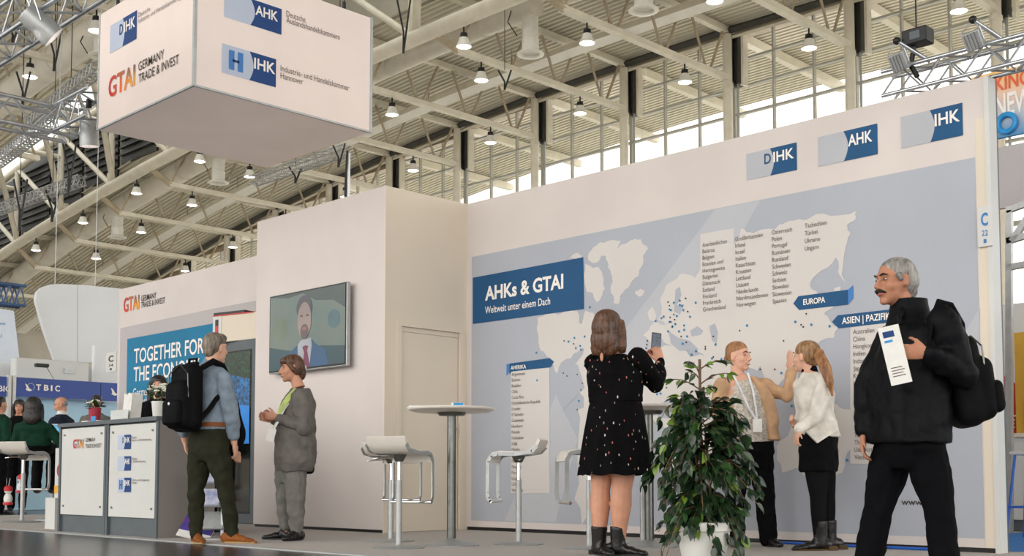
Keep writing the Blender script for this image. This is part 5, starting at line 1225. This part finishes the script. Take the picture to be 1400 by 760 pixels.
# support pole and black straps
o = MB().tube([(7.85, 10.47, 3.43), (7.85, 10.47, 4.21)], .022, 10).build('support_pole', MATS['alu']); tag(o, 'slim silver pole from the cabin top up to the hanging sign', 'pole')
o = MB().tube([(7.80, 10.46, 3.43), (7.82, 10.47, 3.9), (7.80, 10.42, 4.22)], .014, 8).build('power_cable', MATS['black']); tag(o, 'black cable beside the slim pole under the hanging sign', 'cable')
for i, (px, y0, y1, z) in enumerate(((18, 30, 56, 12), (32, 98, 140, 10), (75, 42, 92, 11), (72, 260, 300, 9), (28, 245, 310, 9), (95, 195, 262, 9), (404, 228, 250, 9), (463, 196, 228, 9), (552, 0, 70, 12), (690, 96, 122, 14))):
    q = ground(px, y0, z); s_ = (q - V((0, 0, CH))).length / F
    a = q; mb = MB(); dl = (y1 - y0) * s_; rr = 1.3 * s_
    mb.tube([a + V((-.1, .1, 0)) * (3 * s_ / .05), a + V((0, 0, -dl * .6)), a + V((0, 0, -dl))], [rr, rr, rr * 1.3], 6); mb.tube([a + V((.1, -.1, 0)) * (3 * s_ / .05), a + V((0, 0, -dl))], rr, 6)
    mb.bar(a, V((a.x, a.y, (zdeck(a.y) if not 21 < a.x < 26.8 else zdeck(a.y) + 4.3) - .06)), .012, 5)
    o = mb.build('hoist_strap', MATS['black']); tag(o, ['black strap at the upper left corner by the can light', 'black strap above the left truss end', 'black cable bundle left of the hanging sign top', 'black strap beside the second truss post', 'black strap at the left edge of the tube truss', 'long black strap left of the hanging sign bottom', 'black strap below the hanging sign, left one', 'black strap below the hanging sign, right one', 'black strap hanging from the main tube truss right of the sign', 'black clamp strap on the roof truss under the air outlet'][i], 'strap', 'rigging straps')

# ================================================================== MONITOR COLUMN AND BAG BOX BEHIND THE MAN
dp = thing('display_column', 'tall dark display column with a blue and green picture beside the cabin', 'display', (7.6, 12.28, 0))
MB().rbox((7.55, 11.83, 0), (7.68, 12.75, 2.2), .01).build('frame', MATS['counter_frame'], dp)
MB().box((7.545, 11.93, .12), (7.552, 12.66, 2.08)).build('glass_panel', mat('dark_glass', (14, 17, 19), .08, var=.2, scale=3), dp)
md = mat('screen_leaves', (26, 74, 58), .2, emit=.05, rgb2=(6, 16, 16), scale=22); mdb = mat('screen_bluemix', (30, 120, 190), .2, emit=.12, rgb2=(8, 30, 50), scale=24); mblue = mat('screen_blueplain', (38, 128, 210), .2, emit=.2, var=.05)
decal('screen_leaves', [(7.543, 12.64, 1.5), (7.543, 11.95, 1.5), (7.543, 11.95, 2.06), (7.543, 12.64, 2.06)], md, dp, (0, 0, 0)); decal('screen_blue', [(7.542, 12.64, 1.32), (7.542, 11.95, 1.36), (7.542, 11.95, 1.72), (7.542, 12.4, 1.8), (7.542, 12.64, 1.6)], mdb, dp, (0, 0, 0)); decal('screen_blue', [(7.541, 12.5, .95), (7.541, 11.95, .95), (7.541, 11.95, 1.4), (7.541, 12.2, 1.42), (7.541, 12.45, 1.25)], mblue, dp, (0, 0, 0))
bbx = thing('box_sign', 'white box with a black red and gold mark on top of the display column', 'box', (7.62, 12.3, 2.2)); Mx = Matrix.Translation((7.62, 12.33, 2.2)) @ Matrix.Rotation(R_(12), 4, 'Z')
MB().rbox((-.1, -.46, .0), (.16, .34, .33), .012, Mx).build('box_body', MATS['panel_beige'], bbx)
MB().box((-.105, .2, .0), (-.1, .345, .335), Mx).build('box_side', MATS['panel_white'], bbx)
for z0, z1, m_ in ((.2, .28, 'black'), (.12, .2, 'red'), (.05, .12, 'gold')):
    MB().box((-.111, .25, z0), (-.106, .3, z1), Mx).build('flag_stripe', mat('gold', (226, 170, 40), .5) if m_ == 'gold' else MATS[m_], bbx)
MB().box((-.11, -.2, .33), (.15, .33, .365), Mx).build('lid', MATS['black'], bbx); MB().box((-.112, -.34, .322), (.15, .34, .334), Mx).build('lid_edge', MATS['red'], bbx)

# ================================================================== THINGS ON THE COUNTER AND TABLES
mat('petal', (240, 240, 224), .5, var=.03); mat('card_red', (170, 40, 60), .5, var=.04); mat('acrylic', (205, 208, 208), .15, var=.02)
def flowers(p, label, vase_m, n, rad, hgt, lean=(0, 0, 0), vh=.14):
    p = V(p); t = thing('flower_bouquet', label, 'flowers', tuple(p)); r = random.Random(n)
    MB().lathe([(.045, 0), (.05, .01), (.065, vh), (.058, vh), (.05, vh - .03), (0, vh - .03)], p, 20).build('vase', MATS[vase_m], t, True)
    for i in range(n):
        a = r.uniform(0, 6.28); k = r.uniform(0, 1) ** .5; q = p + V(lean) * .5 + V((math.cos(a) * rad * k, math.sin(a) * rad * k, vh + hgt * (.5 + .5 * math.cos(k * 1.4)) * r.uniform(.8, 1.1)))
        fl = MB().ell(q, (.018, .018, .014), None, 8, 6).build('blossom', MATS['petal'], t, True); pe = MB()
        for j in range(5):
            b = j * 1.257 + a; pe.ell(q + V((math.cos(b) * .016, math.sin(b) * .016, .002)), (.014, .014, .009), None, 8, 5)
        pe.build('petals', MATS['petal'], fl, True)
        if i % 2 == 0: MB().bar(p + V((0, 0, vh - .02)), q, .003, 5).build('stem', MATS['leaf_mid'], t)
    for i in range(n * 2):
        a = r.uniform(0, 6.28); d = V((math.cos(a), math.sin(a), r.uniform(-.3, 1))).normalized(); q = p + V((0, 0, vh)) + V((d.x * rad * .6, d.y * rad * .6, hgt * r.uniform(.0, .7)))
        u, v = frame(d); M = Matrix.Translation(q) @ Matrix((u, d, v)).transposed().to_4x4()
        o = bpy.data.objects.new('leaf', leafs['leaf_mid']); COL.objects.link(o); o.parent = t; o.matrix_local = MW[t.name].inverted() @ M
q = at(122, 573, 'Z', 1.09); flowers((5.42, 11.5, 1.09), 'small white flowers in a red banded vase on the left counter unit', 'card_red', 9, .07, .08, vh=.17)
flowers((5.32, 9.98, 1.09), 'white flower bouquet in a white vase on the right counter unit', 'pot_white', 16, .1, .17, vh=.16)
t = thing('brochure_holder', 'clear holder full of standing brochures on the counter', 'holder', (5.4, 10.7, 1.09))
MB().box((5.3, 10.52, 1.09), (5.5, 10.88, 1.1)).build('holder_base', MATS['acrylic'], t); MB().box((5.29, 10.52, 1.1), (5.294, 10.88, 1.2)).build('holder_front', MATS['acrylic'], t)
for i in range(6):
    M = Matrix.Translation((5.33 + .012 * i, 10.57 + .052 * i, 1.1)) @ Matrix.Rotation(.16, 4, 'X')
    o = MB().box((0, -.012, 0), (.11, .012, .25 + .01 * (i % 3)), M).build('brochure', MATS['paper']); tag(o, ['first', 'second', 'third', 'fourth', 'fifth', 'sixth'][i] + ' standing brochure in the clear holder counted from the right', 'brochure', 'brochures in the clear holder'); 
for i, (y, w_, m_, n_) in enumerate(((11.3, .14, 'paper', 'white paper stack right of the red banded vase on the counter'), (11.1, .12, 'blue_bright', 'blue and white card standing between the papers on the counter'), (10.95, .13, 'paper', 'white leaflet lying left of the clear brochure holder'))):
    o = thing('leaflet', n_, 'leaflet', (5.3, y, 1.09)); MB().box((5.22, y - w_ / 2, 1.0905), (5.4, y + w_ / 2, 1.10 + .012 * (i != 2))).build('paper_sheet', MATS['paper'], o)
    if i == 1: MB().box((5.215, y - .05, 1.095), (5.222, y + .05, 1.15)).build('card_front', MATS['blue_bright'], o)
p = ground(617, 746)
def on_table(dx, dy): return V((p.x, p.y, 1.094)) + _rt * dx + _fh * dy
q = on_table(-.22, .02); t = thing('magazine', 'white magazine lying on the left of the bar table in front of the door', 'magazine', tuple(q), -math.pi / 4 + .2)
MB().box((-.13, -.1, 0), (.1, .1, .012)).build('pages', MATS['paper'], t, False, False); MB().box((-.13, -.1, .012), (.1, .1, .014)).build('cover', MATS['panel_grey'], t, False, False)
q = on_table(.05, -.08); t = thing('table_card', 'small blue and white card stand on the bar table in front of the door', 'card', tuple(q), -math.pi / 4)
MB().prism([(-.05, -.02, 0), (-.05, .03, 0), (-.05, .0, .035)], (.1, 0, 0)).build('card_stand', MATS['paper'], t, False, False); MB().box((-.03, -.022, .008), (.045, -.018, .026), Matrix.Rotation(-.5, 4, 'X')).build('card_print', MATS['blue_bright'], t, False, False)
q = on_table(-.06, .08); t = thing('leaflet', 'thin leaflet lying at the middle of the bar table', 'leaflet', tuple(q), -math.pi / 4); MB().box((-.08, -.06, 0), (.08, .06, .006)).build('paper_sheet', MATS['paper'], t, False, False)

# brochure rack behind the man's legs
g0 = ground(296, 737); rk = thing('brochure_rack', 'silver floor rack with magazines behind the legs of the man in the blue shirt', 'rack', (g0.x, g0.y, 0), -math.pi / 4)
for x in (-.17, .05): MB().box((x - .012, -.012, 0), (x + .012, .012, .62)).build('upright', MATS['alu'], rk, False, False)
MB().box((-.2, -.12, 0), (.1, .12, .012)).build('base_plate', MATS['alu_matt'], rk, False, False)
mat('mag_purple', (110, 60, 140), .35, rgb2=(40, 70, 160), scale=14); mat('mag_blue', (60, 90, 170), .35, rgb2=(225, 225, 230), scale=9)
for i, z in enumerate((.08, .28, .48)):
    M = Matrix.Translation((-.06, -.03, z)) @ Matrix.Rotation(-.5, 4, 'X'); MB().box((-.13, -.006, 0), (.12, .0, .18), M).build('tray', MATS['alu_matt'], rk, False, False); MB().box((-.13, -.03, 0), (.12, -.0, .006), M).build('tray_lip', MATS['alu_matt'], rk, False, False)
    if i: 
        mg = thing('magazine', ['', 'colourful magazine on the middle tray of the silver rack', 'colourful magazine on the top tray of the silver rack'][i], 'magazine', tuple(MW[rk.name] @ M @ V((0, -.02, .01))), -math.pi / 4)
        MB().box((-.1, -.008, 0), (.09, .0, .16), Matrix.Rotation(-.5, 4, 'X')).build('cover', MATS['mag_blue'], mg, False, False)
g0 = ground(263, 737); mg = thing('magazine', 'purple and blue magazine leaning near the floor beside the counter', 'magazine', (g0.x, g0.y, 0), -math.pi / 4)
M = Matrix.Rotation(.22, 4, 'Y') @ Matrix.Rotation(-.9, 4, 'X')
MB().box((-.15, -.01, 0), (.14, .0, .3), M).build('pages', MATS['paper'], mg, False, False); MB().box((-.15, -.013, .08), (.14, -.01, .3), M).build('cover', MATS['mag_purple'], mg, False, False)

# cable along the wall foot
a, b = at(1055, 746, 'X', 8.24).y, at(1300, 754, 'X', 8.24).y
o = MB().tube([(8.25, a, .012), (8.24, (a + b) / 2, .012), (8.25, b, .012)], .011, 8).build('floor_cable', mat('cable_blue', (20, 92, 190), .4, var=.05)); tag(o, 'blue cable lying along the foot of the map wall', 'cable')
# stand number signs
def number_sign(ax, val, q, s1, s2, m_, label):
    P0 = [at(*c, ax, val) for c in q]; y0, y1 = P0[0].y, P0[1].y; z0, z1 = P0[0].z, P0[2].z
    t = thing('number_sign', label, 'sign', (val, (y0 + y1) / 2, z0)); MB().box((val, y1, z0), (val + .012, y0, z1)).build('sign_board', MATS['panel_white'], t); w_ = y0 - y1; h = z1 - z0
    sign('lettering', s1, (val - .002, y0 - w_ * .25, z0 + h * .52), RT, UP, h * .3, MATS[m_], t, w_ * .5, .03); sign('lettering', s2, (val - .002, y0 - w_ * .28, z0 + h * .26), RT, UP, h * .14, MATS[m_], t, w_ * .44, .01)
    decal('emblem', [(val - .002, y0 - w_ * .4, z0 + h * .08), (val - .002, y0 - w_ * .6, z0 + h * .08), (val - .002, y0 - w_ * .6, z0 + h * .18), (val - .002, y0 - w_ * .4, z0 + h * .18)], MATS[m_], t, (0, 0, 0))
number_sign('X', 8.28, [(144.5, 509), (158.5, 509), (144.5, 483)], 'C', '34', 'print_dark', 'white stand number sign at the left end of the teal poster wall')
number_sign('X', 8.27, [(1337.5, 338), (1356.5, 336), (1337.5, 283)], 'C', '22', 'print_mid', 'pale stand number sign at the right end of the map wall')

# ================================================================== LEFT BACKGROUND STAND
mat('fascia_blue', (18, 62, 150), .4, var=.12, scale=1.2); mat('pale_blue', (168, 206, 226), .4, var=.05, scale=1.5); mat('screen_white', (226, 228, 230), .8, var=.02, scale=1); mat('banner_paleblue', (214, 222, 234), .6, var=.02); mat('truss_blue', (60, 90, 130), .4, var=.1)
tb = struct('wall_back_stand', MB().box((5.6, 20.3, 0), (10.0, 20.4, 1.96)), MATS['pale_blue'], label='pale blue back wall of the neighbouring stand')
fs = thing('fascia_board', 'blue fascia board with white TBIC letters over the neighbouring stand', 'sign', (8.9, 20, 1.94))
MB().box((8.02, 20.0, 1.945), (9.52, 20.04, 2.275)).build('fascia_panel', MATS['fascia_blue'], fs); MB().box((9.53, 20.0, 1.945), (9.95, 20.04, 2.275)).build('fascia_panel', MATS['fascia_blue'], fs)
q = at(49, 533, 'Y', 20); 
for i, ch in enumerate('TBIC'):
    a = at(49 + (0, 10.6, 20, 26)[i], 533.0 + (0, .6, 1.2, 1.6)[i], 'Y', 20); sign('lettering', ch, (a.x, 19.99, a.z), V((1, 0, 0)), UP, .095, MATS['print_white'], fs, .085 if ch != 'I' else .03, .03)
bird = [(34, 524), (37, 526), (40, 531), (44, 533.5), (40, 535), (35, 533), (36, 530)]; decal('bird_emblem', [at(x, y, 'Y', 20) for x, y in bird], MATS['print_white'], fs, V((0, -.01, 0)))
cc = at(42, 529, 'Y', 20); MB().tube([cc + V((math.cos(a) * .062, -.006, math.sin(a) * .062)) for a in [i * .393 - .8 for i in range(14)]], .004, 6).build('emblem_ring', MATS['print_lilac'], fs)
decal('bird_emblem', [at(x + 117, y + 6, 'Y', 20) for x, y in bird], MATS['print_white'], fs, V((0, -.01, 0)))
f2 = thing('fascia_board', 'short blue fascia board ending in IC at the left edge', 'sign', (7.2, 20, 1.94)); MB().box((7.0, 20.0, 1.93), (7.86, 20.04, 2.27)).build('fascia_panel', MATS['fascia_blue'], f2)
a = at(2, 535, 'Y', 20); sign('lettering', 'BIC', (a.x - .06, 19.99, a.z), V((1, 0, 0)), UP, .095, MATS['print_white'], f2, .22, .02)
for i, x in enumerate((7.88, 7.96)):
    o = MB().box((x, 19.98, 0), (x + .05, 20.08, 2.3)).build('stand_post', MATS['panel_white']); tag(o, ('left' if i == 0 else 'right') + ' of the two slim white posts beside the TBIC fascia', 'post', 'white posts of the neighbouring stand')
t = thing('white_cabinet', 'white rounded light box above the TBIC fascia', 'box', (9.0, 21, 2.3)); MB().rbox((8.45, 21.15, 0), (9.85, 21.4, 2.74), .05).build('box_body', MATS['panel_white'], t); MB().box((9.35, 21.13, 2.5), (9.55, 21.15, 2.6)).build('vent_plate', MATS['alu_matt'], t)
struct('wall_far_stand', MB().box((7.6, 22.0, 0), (13, 22.1, 2.72)), MATS['screen_white'], label='plain white wall of the stand behind the TBIC fascia')
struct('wall_far_stand_right', MB().box((10.1, 21.5, 0), (13, 21.6, 3.12)), MATS['screen_white'], label='taller white wall behind the teal poster wall edge')
t = thing('black_spotlight', 'black arm light reaching over the TBIC fascia', 'spotlight', tuple(at(57, 498, 'Y', 20.4))); a = at(48, 499, 'Y', 20.4); b = at(66, 500, 'Y', 20.4); MB().rbox(a + V((0, -.05, -.03)), b + V((0, .05, .03)), .015).build('lamp_head', MATS['black'], t); MB().tube([at(64, 502, 'Y', 20.4), at(76, 523, 'Y', 20.02)], .008, 6).build('lamp_arm', MATS['alu'], t)
pts = [(49, 410), (51, 399), (57, 393), (68, 389), (85, 388), (120, 390), (180, 396), (180, 480), (130, 494), (100, 499), (80, 500), (77, 497), (60, 450)]
t = thing('hanging_screen', 'big pale grey curved banner hanging left of the teal poster wall', 'banner', tuple(at(100, 500, 'Y', 24)))
MB().prism([at(x, y, 'Y', 24) for x, y in pts], (0, .12, 0)).build('banner_panel', MATS['screen_white'], t)
for x in (75, 130): a = at(x, 392, 'Y', 24.05); MB().bar(a, (a.x, a.y, zdeck(a.y) + .1), .008, 5).build('hanging_wire', MATS['alu_matt'], t)
if 1: MB().beam(at(106, 389, 'Y', 23.995), at(106, 498, 'Y', 23.995), .006, .006).build('seam', MATS['panel_grey'], t)
t = thing('hanging_banner', 'pale blue banner at the far left edge', 'banner', tuple(at(10, 500, 'Y', 23.2))); MB().prism([at(x, y, 'Y', 23.2) for x, y in ((-60, 412), (19, 425), (28, 503), (-60, 503))], (0, .05, 0)).build('banner_panel', MATS['banner_paleblue'], t)
px_text(t, 'Y', 23.2, (-8, 443), (7, 444), .06, 'tium', 'print_mid', NYv); px_text(t, 'Y', 23.2, (-3, 461), (2, 461), .06, 'U', 'print_mid', NYv)
a, b = at(-30, 407, 'Y', 23.4), at(24, 420, 'Y', 23.4); box_truss((a.x, 23.4, 4.2), (b.x + .1, 23.4, 4.2), .3, .4, 8, 'blue grey stage truss above the pale blue banner at the left edge', 'truss_blue', .03, .016, False)
# stool, tablet table and pedestal at the left
s5 = dup(st, tuple(ground(30, 714)), R_(45 + 165), 'white bar stool under the person in the green jacket'); s5.scale = (1.1, 1.1, 1.16)
q = spot(74, 6.5); bt = thing('bar_table', 'small white bar table with a tablet beside the bald man', 'table', (q[0], q[1], 0)); MB().lathe([(0, 1.02), (.3, 1.03), (.31, 1.045), (0, 1.05)], (q[0], q[1], 0), 28).build('table_top', MATS['seat_white'], bt, True); MB().tube([(q[0], q[1], .02), (q[0], q[1], 1.03)], .03, 12).build('pole', MATS['alu_matt'], bt, True); MB().lathe([(.22, 0), (.22, .015), (.04, .03)], (q[0], q[1], 0), 28).build('base', MATS['alu_matt'], bt, True)
t = thing('tablet', 'tablet with a blue screen standing on the small bar table at the left', 'tablet', (q[0], q[1], 1.05), -math.pi / 4); Mt = Matrix.Translation((.05, -.1, 0)) @ Matrix.Rotation(-.2, 4, 'X'); MB().box((-.1, 0, 0), (.1, .01, .2), Mt).build('tablet_body', MATS['paper'], t, False, False); MB().box((-.09, -.002, .015), (.08, 0, .19), Mt).build('tablet_screen', mat('tablet_blue', (70, 160, 200), .2, emit=.35, var=.15, scale=8), t, False, False)
q = spot(77, 5.35); t = thing('pedestal', 'white pedestal with a red and yellow print left of the counter', 'pedestal', q, 0); x, y = q[0], q[1]
MB().box((x - .05, y - .12, 0), (x + .2, y + .12, .33)).build('plinth_box', MATS['panel_white'], t); MB().box((x + .02, y - .1, .33), (x + .06, y + .06, .86)).build('board', MATS['panel_white'], t); MB().lathe([(.07, 0), (.07, .004), (0, .005)], (x + .02, y - .06, .62), 20, Matrix.Rotation(-math.pi/2, 3, 'Y')).build('printed_mark', MATS['card_red'], t); MB().box((x + .015, y - .1, .38), (x + .02, y + .06, .46)).build('printed_band', mat('gold', (226, 170, 40), .5), t)
for i, (px, py, lab) in enumerate(((11, 682, 'white and red plush toy hanging low at the left of the bar stool'), (29, 666, 'white and red plush toy hanging behind the bar stool pole'))):
    c = at(px, py, 'X', 5.9 + .2 * i); t = thing('plush_toy', lab, 'toy', tuple(c), -math.pi / 4, 'plush toys at the stool')
    MB().ell((0, 0, .0), (.055, .045, .075)).build('toy_body', MATS['white_cotton'], t, True, False); MB().ell((0, 0, .105), (.048, .042, .045)).build('toy_head', MATS['white_cotton'], t, True, False)
    MB().lathe([(.05, -.02), (.052, .02), (.03, .045), (0, .05)], (0, 0, .12), 14).build('toy_cap', MATS['red'], t, True, False); MB().lathe([(.055, -.075), (.06, -.05), (.057, -.04)], (0, 0, 0), 14).build('toy_hem', MATS['red'], t, True, False); MB().bar((0, 0, .15), (.02, 0, .26), .003).build('loop', MATS['white_cotton'], t, False, False)

# ================================================================== RIGHT BACKGROUND STAND
def grad(name, stops):
    m = bpy.data.materials.new(name); m.use_nodes = True; N = m.node_tree.nodes; L = m.node_tree.links; tc = N.new('ShaderNodeTexCoord'); sp = N.new('ShaderNodeSeparateXYZ'); r = N.new('ShaderNodeValToRGB')
    L.new(tc.outputs['Generated'], sp.inputs[0]); L.new(sp.outputs['Z'], r.inputs[0]); e = r.color_ramp.elements; e[0].position, e[0].color = stops[0][0], lin(stops[0][1]); e[1].position, e[1].color = stops[-1][0], lin(stops[-1][1])
    for a, c in stops[1:-1]: x = e.new(a); x.color = lin(c)
    L.new(r.outputs[0], N['Principled BSDF'].inputs['Base Color']); N['Principled BSDF'].inputs['Roughness'].default_value = .6; MATS[name] = m; return m
grad('banner_print', [(0, (70, 140, 190)), (.35, (190, 196, 200)), (.6, (228, 196, 176)), (1, (240, 190, 110))])
t = thing('hanging_banner', 'orange to blue banner with KING lettering behind the right end of the map wall', 'banner', (12, 4.3, 4.07)); MB().box((12, 2.2, 4.07), (12.05, 5.1, 4.78)).build('banner_panel', MATS['banner_print'], t)
mat('print_orange', (228, 96, 48), .6)
px_text(t, 'X', 12, (1361, 125), (1408, 112), .15, 'KING', 'print_orange', NX, .02); px_text(t, 'X', 12, (1361, 160), (1412, 146), .22, 'NEW', 'print_white', NX, .02)
cc = at(1376, 168, 'X', 11.97); MB().tube([cc + V((0, math.cos(a) * .09, math.sin(a) * .09)) for a in [i * 6.2832 / 24 for i in range(24)]], .028, 8, closed=True).build('banner_ring', MATS['blue_bright'], t, True)
struct('wall_neighbour', MB().box((12.1, 1.0, 3.35), (12.15, 5.3, 4.0)), MATS['panel_grey'], label='grey fabric panel under the orange and blue banner')
t = thing('metal_frame', 'grey metal gate frame behind the right end of the map wall', 'frame', (11.6, 4.6, 2.65))
for a, b in (((1377, 288), (1410, 276)), ((1377, 330), (1410, 320)), ((1377, 366), (1410, 360)), ((1380, 288), (1380, 740)), ((1384, 330), (1410, 290))): MB().beam(at(*a, 'X', 11.6), at(*b, 'X', 11.6), .06, .06).build('rail', MATS['alu_matt'], t)
t = thing('yellow_panel', 'yellow display panel behind the right end of the map wall', 'panel', (12.6, 4.7, .9)); a, b = at(1386, 455, 'X', 12.6), at(1386, 605, 'X', 12.6); MB().box((12.6, 2.5, b.z), (12.66, a.y, a.z)).build('panel_board', mat('yellow_print', (206, 160, 52), .5, var=.08, scale=3), t); MB().box((12.58, a.y - .35, b.z + .05), (12.6, a.y - .1, b.z + .4)).build('panel_picture', MATS['counter_frame'], t)
t = thing('red_poster', 'red and white poster beside the yellow panel', 'poster', (12.9, 5, .9)); a, b = at(1372, 570, 'X', 13), at(1392, 625, 'X', 13); MB().box((13, 3.6, b.z), (13.03, 6.2, a.z)).build('poster_sheet', MATS['red'], t); MB().prism([(12.99, 5.6, a.z + .02), (12.99, 4.7, a.z + .02), (12.99, 5.3, a.z + .5)], (.03, 0, 0)).build('poster_triangle', MATS['red'], t)
px_text(t, 'X', 12.98, (1376, 585), (1388, 583), .09, 'RE', 'print_white', NX, .02)
struct('wall_neighbour_low', MB().box((14.5, -3, 0), (14.6, 7.4, 2.7)), MATS['panel_white'], label='white back wall of the stand on the right')
struct('floor_carpet_blue', MB().box((8.6, -4, -.006), (14.5, 4.6, .003)), mat('carpet_blue', (30, 120, 200), .9, var=.06, scale=60), label='bright blue carpet of the stand on the right')
t = thing('white_counter', 'white counter of the stand behind the right end of the map wall', 'counter', (11.6, 4.0, 0)); MB().box((11.9, 2.0, .12), (12.4, 4.9, .95)).build('counter_body', MATS['panel_white'], t); MB().box((11.86, 1.95, .95), (12.44, 4.94, .99)).build('counter_top', MATS['panel_beige'], t); MB().box((11.95, 2.05, 0), (12.35, 4.86, .12)).build('kick_board', MATS['counter_frame'], t)
sx, sy = 10.6, 4.02; t = thing('blue_stool', 'bar stool with bright blue legs behind the right end of the map wall', 'stool', (sx, sy, 0))
MB().rbox((sx - .17, sy - .17, .74), (sx + .17, sy + .17, .77), .012).build('seat', MATS['panel_white'], t)
for a in (-1, 1):
    for b in (-1, 1): MB().tube([(sx + a * .2, sy + b * .2, 0), (sx + a * .13, sy + b * .13, .74)], .013, 8).build('leg', MATS['cable_blue'], t, True)
MB().tube([(sx - .18, sy - .18, .28), (sx + .18, sy - .18, .28), (sx + .18, sy + .18, .28), (sx - .18, sy + .18, .28)], .009, 8, closed=True).build('foot_ring', MATS['cable_blue'], t, True)

# ================================================================== LIGHT OF THE STAND'S OWN LAMPS
WARM = (1, .93, .86)
light('can_light_beam', 'SPOT', pxz(44, 29, 4.35), (7.2, 10.0, 1.9), 420, WARM, spot_size=.8, spot_blend=.6, shadow_soft_size=.08)
light('flood_beam', 'SPOT', tuple(at(1230, 86, 'X', 8.1)), (6.6, 5.6, .6), 14, WARM, spot_size=1.9, spot_blend=.8, shadow_soft_size=.1)
light('flood_beam', 'SPOT', tuple(at(1332, 57, 'X', 8.1)), (6.6, 4.4, .6), 14, WARM, spot_size=1.9, spot_blend=.8, shadow_soft_size=.1)
